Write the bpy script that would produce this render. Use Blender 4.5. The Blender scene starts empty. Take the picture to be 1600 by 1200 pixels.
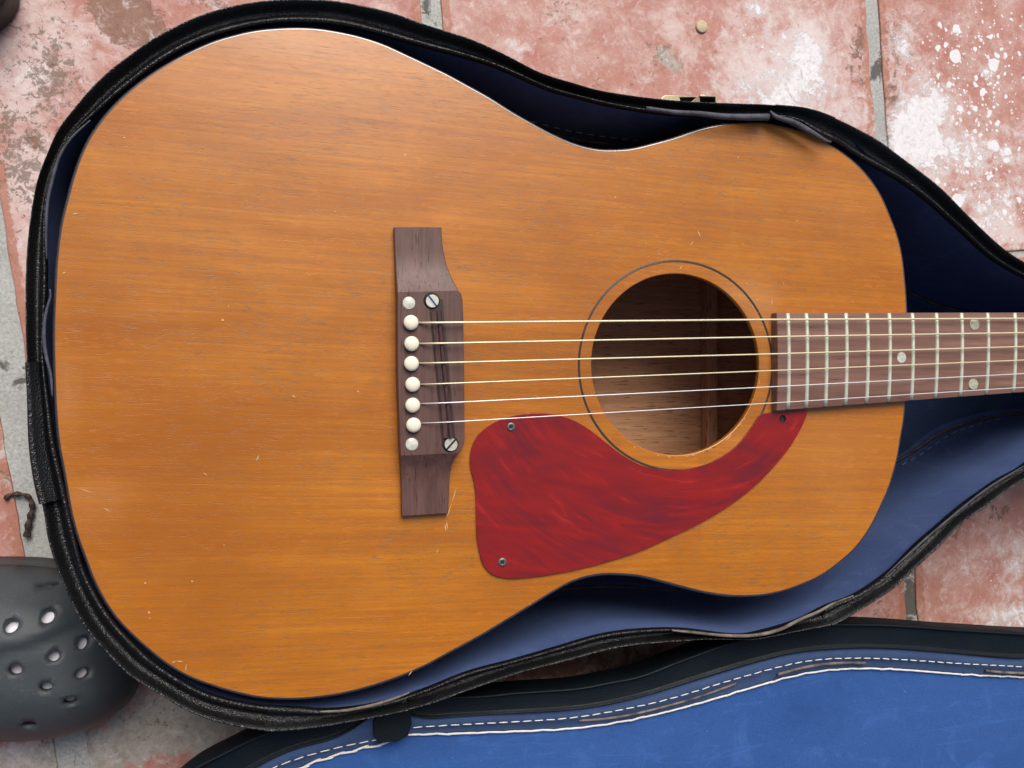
import bpy, bmesh, math, random
import numpy as np
from mathutils import Vector, noise
from mathutils.geometry import delaunay_2d_cdt
random.seed(7)
R = math.radians

# ------------------------------------------------------------------ camera, sky, sun, exposure
S = bpy.context.scene
TILT = R(13.93); CAM_Z = 0.5445; LENS = 30.0; FPX = 1600 * LENS / 36
cam_d = bpy.data.cameras.new("camera"); cam = bpy.data.objects.new("camera", cam_d)
S.collection.objects.link(cam); S.camera = cam
cam.location = (0, 0, CAM_Z); cam.rotation_euler = (0, -TILT, 0)
cam_d.lens = LENS; cam_d.sensor_width = 36; cam_d.clip_start = 0.01; cam_d.clip_end = 100

SUN_EL, SUN_AZ = R(50), R(5)            # azimuth measured from +Y towards +X
w = bpy.data.worlds.new("World"); S.world = w; w.use_nodes = True
nt = w.node_tree
sky = nt.nodes.new("ShaderNodeTexSky"); sky.sky_type = 'NISHITA'; sky.sun_disc = False
sky.sun_elevation = SUN_EL; sky.sun_rotation = SUN_AZ
sky.air_density = 1.0; sky.dust_density = 6.0; sky.ozone_density = 1.0
bg = nt.nodes["Background"]; nt.links.new(sky.outputs[0], bg.inputs[0]); bg.inputs[1].default_value = 0.05
sun_d = bpy.data.lights.new("sun", 'SUN'); sun_d.energy = 1.5; sun_d.angle = R(38); sun_d.color = (1.0, 0.96, 0.9)
sun = bpy.data.objects.new("sun", sun_d); S.collection.objects.link(sun)
sd = Vector((math.sin(SUN_AZ) * math.cos(SUN_EL), math.cos(SUN_AZ) * math.cos(SUN_EL), math.sin(SUN_EL)))
sun.rotation_euler = sd.to_track_quat('Z', 'Y').to_euler(); sun.location = sd * 3
S.view_settings.view_transform = 'Standard'; S.view_settings.look = 'None'
S.view_settings.exposure = 0.9; S.view_settings.gamma = 1

ZT = 0.115      # soundboard level
ZR = 0.116      # rim of the case
def W(px, py, z=ZT, k=0.0, y0=0.0):
    """point of the 1600x1200 photograph measured on a plane z + k*(y-y0) of the place"""
    u = (px - 800) / FPX; v = (600 - py) / FPX
    d = Vector((math.sin(TILT) + u * math.cos(TILT), v, -math.cos(TILT) + u * math.sin(TILT)))
    t = (z - k * y0 - CAM_Z) / (d.z - k * d.y) if k else (z - CAM_Z) / d.z
    p = d * t
    return Vector((p.x, p.y, CAM_Z + p.z))

# ------------------------------------------------------------------ helpers
def tag(o, label=None, cat=None, group=None, kind=None):
    if label: o['label'] = label
    if cat: o['category'] = cat
    if group: o['group'] = group
    if kind: o['kind'] = kind
    return o
def empty(name, loc=(0, 0, 0)):
    o = bpy.data.objects.new(name, None); S.collection.objects.link(o); o.location = loc
    o.empty_display_size = .02
    return o
def link(o, parent=None):
    S.collection.objects.link(o)
    if parent is not None:
        o.parent = parent
        M = Vector((0, 0, 0)); q = parent
        while q is not None:
            M += q.location; q = q.parent
        o.location = o.location - M
    return o
def mesh_obj(name, verts, faces, mat, parent=None, smooth=True):
    me = bpy.data.meshes.new(name)
    me.from_pydata([tuple(v) for v in verts], [], faces)
    bm = bmesh.new(); bm.from_mesh(me); bmesh.ops.recalc_face_normals(bm, faces=bm.faces); bm.to_mesh(me); bm.free()
    if smooth: me.polygons.foreach_set("use_smooth", [True] * len(me.polygons))
    me.materials.append(mat)
    return link(bpy.data.objects.new(name, me), parent)
def spline(pts, n, closed=True):
    """Catmull-Rom through pts, resampled evenly to n points (numpy)"""
    P = np.array([tuple(p) for p in pts], float); m = len(P); out = []
    rng = range(m) if closed else range(m - 1)
    for i in rng:
        if closed: a, b, c, d = P[(i - 1) % m], P[i], P[(i + 1) % m], P[(i + 2) % m]
        else: a, b, c, d = P[max(i - 1, 0)], P[i], P[i + 1], P[min(i + 2, m - 1)]
        ta = np.linalg.norm(b - a) ** .5 or 1e-4; tb = np.linalg.norm(c - b) ** .5 or 1e-4; tc = np.linalg.norm(d - c) ** .5 or 1e-4
        if np.allclose(a, b): a = b - (c - b); ta = tb
        if np.allclose(c, d): d = c + (c - b); tc = tb
        t0, t1, t2, t3 = 0, ta, ta + tb, ta + tb + tc
        for s in np.linspace(0, 1, 12, endpoint=False):
            t = t1 + s * (t2 - t1)
            A1 = (t1 - t) / (t1 - t0) * a + (t - t0) / (t1 - t0) * b
            A2 = (t2 - t) / (t2 - t1) * b + (t - t1) / (t2 - t1) * c
            A3 = (t3 - t) / (t3 - t2) * c + (t - t2) / (t3 - t2) * d
            B1 = (t2 - t) / (t2 - t0) * A1 + (t - t0) / (t2 - t0) * A2
            B2 = (t3 - t) / (t3 - t1) * A2 + (t - t1) / (t3 - t1) * A3
            out.append((t2 - t) / (t2 - t1) * B1 + (t - t1) / (t2 - t1) * B2)
    out.append(P[0] if closed else P[-1])
    out = np.array(out); L = np.r_[0, np.cumsum(np.linalg.norm(np.diff(out, axis=0), axis=1))]
    q = np.linspace(0, L[-1], n + 1 if closed else n)
    if closed: q = q[:-1]
    return np.stack([np.interp(q, L, out[:, j]) for j in range(out.shape[1])], 1)
def smooth_closed(A, k=3):
    for _ in range(k): A = (np.roll(A, 1, 0) + 2 * A + np.roll(A, -1, 0)) / 4
    return A
def nearest(O, I):
    """for each point of O the nearest point on closed polyline I"""
    A = I; B = np.roll(I, -1, 0); AB = B - A; L2 = (AB ** 2).sum(1) + 1e-15; out = []
    for p in O:
        t = np.clip(((p - A) * AB).sum(1) / L2, 0, 1); Q = A + AB * t[:, None]
        out.append(Q[((Q - p) ** 2).sum(1).argmin()])
    return np.array(out)
def inside(P, poly):
    x, y = P[:, 0], P[:, 1]; c = np.zeros(len(P), bool); j = len(poly) - 1
    for i in range(len(poly)):
        xi, yi = poly[i][:2]; xj, yj = poly[j][:2]
        m = ((yi > y) != (yj > y)); s = (xj - xi) * (y - yi) / ((yj - yi) if yj != yi else 1e-12) + xi
        c ^= m & (x < s); j = i
    return c
def dist_poly(P, poly):
    A = np.array(poly)[:, :2]; B = np.roll(A, -1, 0); AB = B - A; L2 = (AB ** 2).sum(1) + 1e-15
    out = np.empty(len(P))
    for i, p in enumerate(P):
        t = np.clip(((p - A) * AB).sum(1) / L2, 0, 1); Q = A + AB * t[:, None]
        out[i] = math.sqrt(((Q - p) ** 2).sum(1).min())
    return out
def fill2d(outline, holes=(), step=None):
    """triangulate a 2D outline with holes and an inner grid: (verts Nx2, faces)"""
    pts = [tuple(p[:2]) for p in outline]; faces = [list(range(len(pts)))]
    edges = [(i, (i + 1) % len(pts)) for i in range(len(pts))]
    for h in holes:
        b = len(pts); pts += [tuple(p[:2]) for p in h]; edges += [(b + i, b + (i + 1) % len(h)) for i in range(len(h))]
    if step:
        O = np.array(outline)[:, :2]; lo, hi = O.min(0), O.max(0)
        gx, gy = np.meshgrid(np.arange(lo[0] + step / 2, hi[0], step), np.arange(lo[1] + step / 2, hi[1], step))
        G = np.stack([gx.ravel(), gy.ravel()], 1); G = G[inside(G, O)]
        ok = dist_poly(G, O) > step * .35
        for h in holes:
            H = np.array(h)[:, :2]; ok &= ~inside(G, H) & (dist_poly(G, H) > step * .35)
        pts += [tuple(g) for g in G[ok]]
    r = delaunay_2d_cdt([Vector(p) for p in pts], edges, [], 0, 1e-7)
    V = np.array([tuple(v) for v in r[0]]); F = [tuple(f) for f in r[2]]
    C = np.array([V[list(f)].mean(0) for f in F]); keep = inside(C, np.array(outline)[:, :2])
    for h in holes: keep &= ~inside(C, np.array(h)[:, :2])
    return V, [f for f, k in zip(F, keep) if k]
def slab(name, outline, z0, z1, mat, parent, holes=(), step=None, bevel=0.0006, smooth=False, zfun=None):
    """a plate: filled top, rounded edge, side walls, closed bottom"""
    V, F = fill2d(outline, holes, step)
    n = len(V); verts = []
    loops = [np.array(outline)[:, :2]] + [np.array(h)[:, :2] for h in holes]
    for v in V:
        verts.append((v[0], v[1], z1 if zfun is None else zfun(v[0], v[1])))
    verts += [(v[0], v[1], z0) for v in V]
    faces = list(F) + [tuple(n + i for i in reversed(f)) for f in F]
    # boundary edges
    from collections import Counter
    c = Counter(); d = {}
    for f in F:
        for a, b in zip(f, f[1:] + f[:1]):
            c[frozenset((a, b))] += 1; d[frozenset((a, b))] = (a, b)
    for e, k in c.items():
        if k == 1:
            a, b = d[e]; faces.append((b, a, n + a, n + b))
    me = bpy.data.meshes.new(name); me.from_pydata(verts, [], faces); me.materials.append(mat)
    bm = bmesh.new(); bm.from_mesh(me); bmesh.ops.recalc_face_normals(bm, faces=bm.faces)
    if bevel:
        ed = [e for e in bm.edges if len(e.link_faces) == 2 and e.calc_face_angle(0) > 1.0 and (e.verts[0].co.z + e.verts[1].co.z) / 2 > (z0 + z1) / 2]
        if ed: bmesh.ops.bevel(bm, geom=ed, offset=bevel, segments=3, profile=.5, affect='EDGES', clamp_overlap=True)
    for f in bm.faces: f.smooth = smooth or f.normal.z < .999
    bm.to_mesh(me); bm.free()
    return link(bpy.data.objects.new(name, me), parent)
def tube(name, pts, rad, mat, parent=None, seg=8, closed=False, n=None):
    P = spline(pts, n or max(8, len(pts) * 6), closed) if n != 0 else np.array([tuple(p) for p in pts])
    N = len(P); verts = []; faces = []
    rr = rad if callable(rad) else (lambda s: rad)
    for i in range(N):
        a = P[(i - 1) % N] if closed or i > 0 else P[i]; b = P[(i + 1) % N] if closed or i < N - 1 else P[i]
        t = Vector(b - a).normalized(); s = t.cross(Vector((0, 0, 1))); s = s.normalized() if s.length > 1e-6 else Vector((1, 0, 0)); u = s.cross(t)
        r = rr(i / (N - 1))
        for j in range(seg):
            q = 2 * math.pi * j / seg; verts.append(Vector(P[i]) + (s * math.cos(q) + u * math.sin(q)) * r)
    for i in range(N if closed else N - 1):
        for j in range(seg):
            a, b = i * seg + j, i * seg + (j + 1) % seg; c, d = ((i + 1) % N) * seg + (j + 1) % seg, ((i + 1) % N) * seg + j
            faces.append((a, b, c, d))
    if not closed: faces += [tuple(range(seg - 1, -1, -1)), tuple((N - 1) * seg + j for j in range(seg))]
    return mesh_obj(name, verts, faces, mat, parent)
def lathe(name, prof, loc, mat, parent=None, seg=32, tilt=None):
    verts = []; faces = []; m = len(prof)
    for j in range(seg):
        q = 2 * math.pi * j / seg
        for r, z in prof: verts.append((r * math.cos(q), r * math.sin(q), z))
    for j in range(seg):
        for i in range(m - 1):
            a, b = j * m + i, j * m + i + 1; c, d = ((j + 1) % seg) * m + i + 1, ((j + 1) % seg) * m + i
            faces.append((a, d, c, b))
    me = bpy.data.meshes.new(name); me.from_pydata(verts, [], faces)
    bm = bmesh.new(); bm.from_mesh(me); bmesh.ops.remove_doubles(bm, verts=bm.verts, dist=1e-6)
    bmesh.ops.recalc_face_normals(bm, faces=bm.faces); bm.to_mesh(me); bm.free()
    me.polygons.foreach_set("use_smooth", [True] * len(me.polygons)); me.materials.append(mat)
    o = bpy.data.objects.new(name, me); o.location = loc
    return link(o, parent)
def copy_part(o, parent_same=True, name=None):
    c = o.copy(); S.collection.objects.link(c); return c
def circle(c, r, n=48, ry=None):
    return [(c[0] + r * math.cos(2 * math.pi * i / n), c[1] + (ry or r) * math.sin(2 * math.pi * i / n)) for i in range(n)]
def add_attr(o, name, fn):
    me = o.data; a = me.attributes.new(name, 'FLOAT', 'POINT')
    M = Vector((0, 0, 0)); q = o
    while q is not None: M += q.location; q = q.parent
    co = np.empty(len(me.vertices) * 3); me.vertices.foreach_get("co", co); co = co.reshape(-1, 3) + np.array(M)
    a.data.foreach_set("value", fn(co).astype(np.float32))
def blobs(lst, z):
    """(px, py, radius_px, weight[, radius_y_px]) measured on level z -> field over world positions"""
    B = []
    for b in lst:
        p = W(b[0], b[1], z); e = W(b[0] + b[2], b[1], z); f = W(b[0], b[1] + (b[4] if len(b) > 4 else b[2]), z)
        B.append((p.x, p.y, abs(e.x - p.x), abs(f.y - p.y), b[3]))
    def fn(co):
        v = np.zeros(len(co))
        for x, y, rx, ry, wt in B:
            v += wt * np.exp(-((co[:, 0] - x) / rx) ** 2 - ((co[:, 1] - y) / ry) ** 2)
        return v
    return fn

# ------------------------------------------------------------------ materials
class G:
    def __init__(s, name, rough=.5, spec=.5, coat=0, coat_r=.1, metal=0, sheen=0):
        s.m = bpy.data.materials.new(name); s.m.use_nodes = True; s.t = s.m.node_tree
        s.b = s.t.nodes["Principled BSDF"]; i = s.b.inputs
        i['Roughness'].default_value = rough; i['Specular IOR Level'].default_value = spec
        i['Coat Weight'].default_value = coat; i['Coat Roughness'].default_value = coat_r
        i['Metallic'].default_value = metal; i['Sheen Weight'].default_value = sheen
        s.tc = s.n('ShaderNodeTexCoord'); s.geo = None
    def n(s, t, **k):
        x = s.t.nodes.new(t)
        for a, b in k.items(): setattr(x, a, b)
        return x
    def l(s, a, b): s.t.links.new(a, b)
    def coord(s, scale=(1, 1, 1), rot=0, loc=(0, 0, 0)):
        if s.geo is None: s.geo = s.n('ShaderNodeNewGeometry')
        r = s.n('ShaderNodeMapping'); r.inputs['Rotation'].default_value = (0, 0, rot); s.l(s.tc.outputs['Object'], r.inputs[0])
        m = s.n('ShaderNodeMapping'); m.inputs['Scale'].default_value = scale; m.inputs['Location'].default_value = loc
        s.l(r.outputs[0], m.inputs[0]); return m.outputs[0]
    def noise(s, co, scale=1, detail=4, rough=.55, dist=0):
        x = s.n('ShaderNodeTexNoise'); s.l(co, x.inputs['Vector'])
        x.inputs['Scale'].default_value = scale; x.inputs['Detail'].default_value = detail
        x.inputs['Roughness'].default_value = rough; x.inputs['Distortion'].default_value = dist
        return x.outputs[0]
    def vor(s, co, scale=1, feature='F1', rnd=1):
        x = s.n('ShaderNodeTexVoronoi', feature=feature); s.l(co, x.inputs['Vector']); x.inputs['Scale'].default_value = scale
        x.inputs['Randomness'].default_value = rnd; return x.outputs['Distance']
    def rng(s, v, a, b, c=0, d=1, smooth=False):
        x = s.n('ShaderNodeMapRange'); x.clamp = True
        if smooth: x.interpolation_type = 'SMOOTHSTEP'
        s.l(v, x.inputs[0])
        for i, q in enumerate((a, b, c, d)): x.inputs[1 + i].default_value = q
        return x.outputs[0]
    def math(s, op, a, b=None):
        x = s.n('ShaderNodeMath', operation=op)
        for i, q in enumerate((a, b)):
            if q is None: continue
            if isinstance(q, (int, float)): x.inputs[i].default_value = q
            else: s.l(q, x.inputs[i])
        return x.outputs[0]
    def mix(s, f, a, b, mode='MIX'):
        x = s.n('ShaderNodeMix', data_type='RGBA', blend_type=mode)
        for i, q in ((0, f), (6, a), (7, b)):
            if isinstance(q, (int, float)): x.inputs[i].default_value = q
            elif isinstance(q, tuple): x.inputs[i].default_value = (*q, 1)
            else: s.l(q, x.inputs[i])
        return x.outputs[2]
    def attr(s, name):
        x = s.n('ShaderNodeAttribute', attribute_name=name); return x.outputs['Fac']
    def color(s, c):
        if isinstance(c, tuple): s.b.inputs['Base Color'].default_value = (*c, 1)
        else: s.l(c, s.b.inputs['Base Color'])
    def bump(s, h, dist=.0003, strength=1.0, prev=None):
        x = s.n('ShaderNodeBump'); s.l(h, x.inputs['Height']); x.inputs['Distance'].default_value = dist; x.inputs['Strength'].default_value = strength
        if prev is not None: s.l(prev, x.inputs['Normal'])
        s.l(x.outputs[0], s.b.inputs['Normal']); return x.outputs[0]
    def rough(s, v): s.l(v, s.b.inputs['Roughness'])

def wood_top():
    g = G('mahogany_top', rough=.36, spec=.5, coat=.45, coat_r=.2)
    r = R(1.9)
    cloud = g.noise(g.coord((9, 26, 9), r), 1, 5, .6, .4)
    ribbon = g.noise(g.coord((5, 95, 5), r, (3, 1, 0)), 1, 4, .55, .3)
    fine = g.noise(g.coord((14, 640, 32), r, (1, 5, 0)), 1, 5, .65, .15)
    cross = g.noise(g.coord((45, 20, 9), r, (7, 2, 0)), 1, 3, .5, 1.0)
    pores = g.noise(g.coord((150, 2300, 40), r, (2, 9, 0)), 1, 3, .6, .3)
    pat = g.noise(g.coord((14, 20, 9), r, (0, 4, 2)), 1, 4, .6, .5)
    base = g.mix(g.rng(cloud, .3, .7), (.41, .128, .001), (.59, .212, .004))
    base = g.mix(g.rng(ribbon, .35, .68, 0, .55), base, (.37, .106, .004))
    base = g.mix(g.math('MULTIPLY', g.rng(cross, .45, .75, 0, .22), g.rng(cloud, .35, .6)), base, (.70, .27, .024))
    base = g.mix(g.rng(fine, .38, .66, .5, 0), base, (.30, .085, .008))
    base = g.mix(g.math('MULTIPLY', g.rng(pores, .34, .47, .62, 0), g.rng(pat, .40, .60, .15, 1)), base, (.19, .095, .035))
    fleck = g.noise(g.coord((95, 420, 60), r, (6, 3, 1)), 1, 4, .68, .9)
    base = g.mix(g.math('MULTIPLY', g.rng(fleck, .56, .66, 0, .5), g.rng(pat, .42, .60, .1, 1)), base, (.21, .10, .036))
    base = g.mix(g.math('MULTIPLY', g.rng(fleck, .36, .46, .4, 0), g.rng(pat, .35, .55, 1, .2)), base, (.66, .20, .02))
    base = g.mix(g.math('MULTIPLY', g.attr('tone'), 1.0), base, (.33, .096, .004))  # darker wood zones, including painted light falloff at the lower left
    base = g.mix(g.math('MULTIPLY', g.attr('pale'), .6), base, (.56, .27, .10))
    g.color(base)
    n1 = g.bump(g.noise(g.coord((3, 7, 3)), 1, 3), .003, .5)
    h = g.math('ADD', g.math('MULTIPLY', fine, .6), g.rng(pores, .33, .41, 0, .6))
    g.bump(h, .00008, .7, n1)
    g.rough(g.rng(cloud, .2, .8, .27, .38))
    return g.m
def wood_plain(name, c0, c1, cp, sx=30, sy=500, rot=0, rough=.5, coat=0.0, porec=.41, bumpd=.0001):
    g = G(name, rough=rough, coat=coat, coat_r=.2)
    a = g.noise(g.coord((sx * .4, sy * .22, sx), rot), 1, 4, .6, .3); b = g.noise(g.coord((sx, sy, sx), rot, (3, 2, 1)), 1, 4, .65, .2)
    p = g.noise(g.coord((sx * 3, sy * 3, sx * 2), rot, (1, 7, 1)), 1, 2, .5)
    c = g.mix(g.rng(a, .3, .7), c0, c1); c = g.mix(g.rng(b, .38, .62, .5, 0), c, cp)
    c = g.mix(g.rng(p, porec - .07, porec, .75, 0), c, tuple(x * .35 for x in cp)); g.color(c)
    g.bump(g.math('ADD', b, g.rng(p, porec - .07, porec, 0, .7)), bumpd, .7)
    return g.m
def vinyl(name, col=(.007, .007, .008), rough=.24, bump=.0003, wear=.12, vs=1300, spec=.5):
    g = G(name, rough=rough, spec=spec)
    v = g.vor(g.coord((1, 1, 1)), vs); v2 = g.noise(g.coord(), 1500, 3); lo = g.noise(g.coord(), 60, 4)
    fleck = g.rng(g.noise(g.coord((1, 1, 1), 0, (4, 4, 4)), 420, 3), .66, .74, 0, wear)
    c = g.mix(fleck, col, (.16, .16, .15)); c = g.mix(g.rng(lo, .55, .75, 0, wear * .5), c, (.05, .048, .045)); g.color(c)
    g.bump(g.math('ADD', v, g.math('MULTIPLY', v2, .5)), bump, 1)
    g.rough(g.rng(lo, .3, .7, rough - .06, rough + .12))
    return g.m
def plush(name, c0, c1, rough=.9):
    g = G(name, rough=rough, spec=.12, sheen=.12)
    g.b.inputs['Sheen Tint'].default_value = (.45, .6, 1, 1)
    a = g.noise(g.coord((6, 14, 6), .15), 1, 5, .6, .6); f = g.noise(g.coord(), 1400, 2)
    c = g.mix(g.rng(a, .3, .7), c0, c1); c = g.mix(g.rng(f, .35, .65, .32, 0), c, tuple(x * .55 for x in c0))
    cr = g.noise(g.coord((5, 60, 6), -.04, (2, 2, 0)), 1, 2, .5, .2)
    lint = g.noise(g.coord((1, 1, 1), 0, (9, 1, 2)), 520, 3, .6); c = g.mix(g.rng(lint, .70, .76, 0, .5), c, (.30, .32, .38))
    sc1 = g.noise(g.coord((30, 34, 20), .3, (4, 1, 2)), 1, 6, .7, 1.2); c = g.mix(g.rng(sc1, .54, .72, 0, .35), c, tuple(min(1, x * 1.5 + .02) for x in c1)); c = g.mix(g.rng(sc1, .30, .44, .3, 0), c, tuple(x * .6 for x in c0))
    line = g.rng(g.math('ABSOLUTE', g.math('SUBTRACT', cr, .5)), 0, .006, .22, 0)
    c = g.mix(line, c, tuple(min(1, x * 1.6) for x in c1)); g.color(c)
    n1 = g.bump(g.noise(g.coord((4, 12, 4)), 1, 3), .004, .35); g.bump(f, .0002, .6, n1)
    return g.m
def pickguard_mat():
    g = G('red_tortoise', rough=.22, spec=.4, coat=.5, coat_r=.1)
    c0 = W(1055, 500); 
    sub = g.n('ShaderNodeVectorMath', operation='SUBTRACT'); g.l(g.tc.outputs['Object'], sub.inputs[0]); sub.inputs[1].default_value = (c0.x, c0.y, 0)
    sep = g.n('ShaderNodeSeparateXYZ'); g.l(sub.outputs[0], sep.inputs[0])
    rad = g.math('SQRT', g.math('ADD', g.math('POWER', sep.outputs[0], 2), g.math('POWER', sep.outputs[1], 2)))
    ang = g.math('ARCTAN2', sep.outputs[1], sep.outputs[0])
    cmb = g.n('ShaderNodeCombineXYZ'); g.l(g.math('MULTIPLY', rad, 190), cmb.inputs[0]); g.l(g.math('MULTIPLY', ang, 2.2), cmb.inputs[1])
    sw = g.noise(cmb.outputs[0], .5, 6, .66, 2.6); sw2 = g.noise(g.coord((16, 70, 10), .2), 1, 5, .6, 1.2)
    big = g.noise(g.coord((16, 24, 9)), 1, 3, .5, .8)
    c = g.mix(g.rng(sw2, .35, .65), (.28, .011, .008), (.18, .010, .012))
    c = g.mix(g.math('MULTIPLY', g.rng(sw, .48, .64), g.rng(big, .40, .64, .1, .8)), c, (.10, .012, .022))
    c = g.mix(g.rng(sw, .28, .42, .5, 0), c, (.58, .035, .018))
    g.color(c); g.b.inputs['Subsurface Weight'].default_value = 0
    g.bump(g.noise(g.coord((4, 6, 4)), 3, 2), .001, .2)
    return g.m
def simple(name, col, rough=.4, metal=0, coat=0, bumps=None, var=.15, spec=.5, vs=200):
    g = G(name, rough=rough, metal=metal, coat=coat, spec=spec)
    a = g.noise(g.coord(), vs, 4); g.color(g.mix(g.rng(a, .35, .7, 0, 1), col, tuple(x * (1 - var * 2) for x in col)))
    if bumps: g.bump(g.noise(g.coord(), bumps[0], 3), bumps[1], 1)
    return g.m
def tile_mat():
    g = G('worn_terracotta', rough=.62, spec=.4)
    a = g.noise(g.coord(), 9, 6, .65, .6); b = g.noise(g.coord((1, 1, 1), 0, (3, 1, 0)), 42, 7, .72, .4); f = g.noise(g.coord(), 260, 5, .7)
    c = g.mix(g.rng(a, .3, .7), (.42, .165, .130), (.53, .265, .222))
    c = g.mix(g.rng(b, .42, .64, 0, .8), c, (.61, .44, .40))
    c = g.mix(g.rng(f, .38, .60, .35, 0), c, (.33, .16, .125))
    hz = g.math('ADD', g.attr('haze'), g.math('MULTIPLY', g.math('SUBTRACT', b, .5), 1.4))
    c = g.mix(g.rng(hz, .12, .7, 0, .85), c, (.70, .60, .585))
    hz2 = g.math('ADD', g.attr('haze'), g.math('MULTIPLY', g.math('SUBTRACT', g.noise(g.coord((1, 1, 1), 0, (6, 6, 0)), 95, 8, .75, .8), .5), 2.0))
    c = g.mix(g.rng(hz2, .52, .74, 0, .7), c, (.72, .68, .68))
    red = g.noise(g.coord((1, 1, 1), 0, (1, 8, 0)), 22, 7, .7, .5); c = g.mix(g.rng(red, .56, .66, 0, .6), c, (.40, .15, .11))
    ed = g.math('ADD', g.attr('edge'), g.math('MULTIPLY', g.math('SUBTRACT', g.noise(g.coord(), 130, 6, .7), .5), .010))
    c = g.mix(g.rng(ed, .0052, .0062, .85, 0), c, g.mix(g.rng(f, .3, .7), (.36, .135, .085), (.44, .20, .14)))
    # worn to the brown body of the tile
    br = g.math('ADD', g.attr('brown'), g.math('MULTIPLY', g.math('SUBTRACT', g.noise(g.coord(), 95, 9, .78, .5), .5), 2.3))
    brf = g.rng(br, .47, .56); c = g.mix(brf, c, g.mix(g.rng(f, .3, .7), (.22, .105, .075), (.30, .165, .12)))
    # cement grey film
    gr = g.math('ADD', g.attr('grey'), g.math('MULTIPLY', g.math('SUBTRACT', g.noise(g.coord((1, 1, 1), 0, (8, 3, 0)), 55, 8, .7, .6), .5), 1.7))
    c = g.mix(g.rng(gr, .42, .6, 0, .92), c, g.mix(g.rng(f, .35, .65), (.31, .285, .245), (.45, .42, .375)))
    # dark dirt specks
    dk = g.math('ADD', g.attr('speck'), g.math('MULTIPLY', g.math('SUBTRACT', g.noise(g.coord((1, 1, 1), 0, (5, 5, 0)), 230, 6, .78, .6), .5), 2.6))
    c = g.mix(g.rng(dk, .42, .52, 0, .8), c, (.17, .115, .085))
    pit = g.vor(g.coord((1, 1, 1), 0, (1, 1, 0)), 95); c = g.mix(g.math('MULTIPLY', g.rng(pit, .045, .08, .75, 0), g.rng(b, .45, .55)), c, (.10, .07, .055))
    # white paint: splash mass, drops
    wn = g.noise(g.coord((1, 1, 1), 0, (2, 9, 0)), 110, 10, .80, .7)
    wp = g.math('ADD', g.attr('paint'), g.math('MULTIPLY', g.math('SUBTRACT', wn, .5), 3.0))
    wash = g.rng(wp, .1, .7, 0, .85); c = g.mix(wash, c, (.72, .66, .66)); hol = g.noise(g.coord((1, 1, 1), 0, (7, 2, 0)), 330, 6, .8, .5); wm = g.math('MULTIPLY', g.rng(wp, .56, .66), g.rng(hol, .40, .47, .25, 1))
    co2 = g.n('ShaderNodeVectorMath', operation='ADD'); cc = g.coord(); g.l(cc, co2.inputs[0])
    nz = g.n('ShaderNodeTexNoise'); nz.inputs['Scale'].default_value = 120; g.l(cc, nz.inputs['Vector'])
    ms = g.n('ShaderNodeVectorMath', operation='SCALE'); g.l(nz.outputs['Color'], ms.inputs[0]); ms.inputs['Scale'].default_value = .006; g.l(ms.outputs[0], co2.inputs[1])
    for sc, th in ((300, .2), (150, .2), (62, .2)):
        dv = g.n('ShaderNodeTexVoronoi', feature='F1'); dv.inputs['Scale'].default_value = sc; g.l(co2.outputs[0], dv.inputs['Vector'])
        sz = g.n('ShaderNodeSeparateColor'); g.l(dv.outputs['Color'], sz.inputs[0])
        rr = g.math('MULTIPLY', g.math('POWER', sz.outputs[0], 1.8), g.math('MINIMUM', g.math('MULTIPLY', g.attr('drops'), .5), .5))
        d = g.math('SUBTRACT', rr, dv.outputs['Distance']); wm = g.math('MAXIMUM', wm, g.rng(d, .0, .04))
    c = g.mix(wm, c, g.mix(g.rng(f, .3, .7), (.82, .82, .85), (.72, .70, .71)))
    g.color(c)
    n1 = g.bump(g.math('ADD', b, g.math('MULTIPLY', f, .35)), .0012, .5); g.bump(g.math('SUBTRACT', wm, brf), .00015, .8, n1)
    g.rough(g.rng(wm, 0, 1, .62, .5))
    return g.m
def grout_mat():
    g = G('cement_grout', rough=.85, spec=.25)
    a = g.noise(g.coord(), 30, 6, .65); f = g.noise(g.coord(), 500, 5, .7); s = g.noise(g.coord((1, 1, 1), 0, (4, 2, 0)), 60, 7, .72, .6)
    c = g.mix(g.rng(a, .3, .7), (.42, .43, .42), (.56, .57, .56)); c = g.mix(g.rng(f, .38, .62, .5, 0), c, (.22, .21, .185))
    st = g.math('ADD', g.attr('stain'), g.math('MULTIPLY', g.math('SUBTRACT', s, .5), 2.4))
    c = g.mix(g.rng(st, .4, .55, 0, .88), c, (.09, .08, .068)); g.color(c)
    g.bump(g.math('ADD', a, f), .001, .6); return g.m
def rubber_mat(name, col):
    g = G(name, rough=.55, spec=.4)
    f = g.noise(g.coord(), 900, 4, .7); lo = g.noise(g.coord(), 30, 5, .6)
    c = g.mix(g.rng(lo, .4, .75, 0, .5), col, tuple(x * 1.7 + .01 for x in col))
    c = g.mix(g.math('MULTIPLY', g.rng(f, .60, .70, 0, .8), g.rng(lo, .42, .62, .1, .9)), c, (.20, .19, .16)); g.color(c)
    g.bump(f, .0002, .7); g.rough(g.rng(lo, .3, .7, .45, .65)); return g.m

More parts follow.
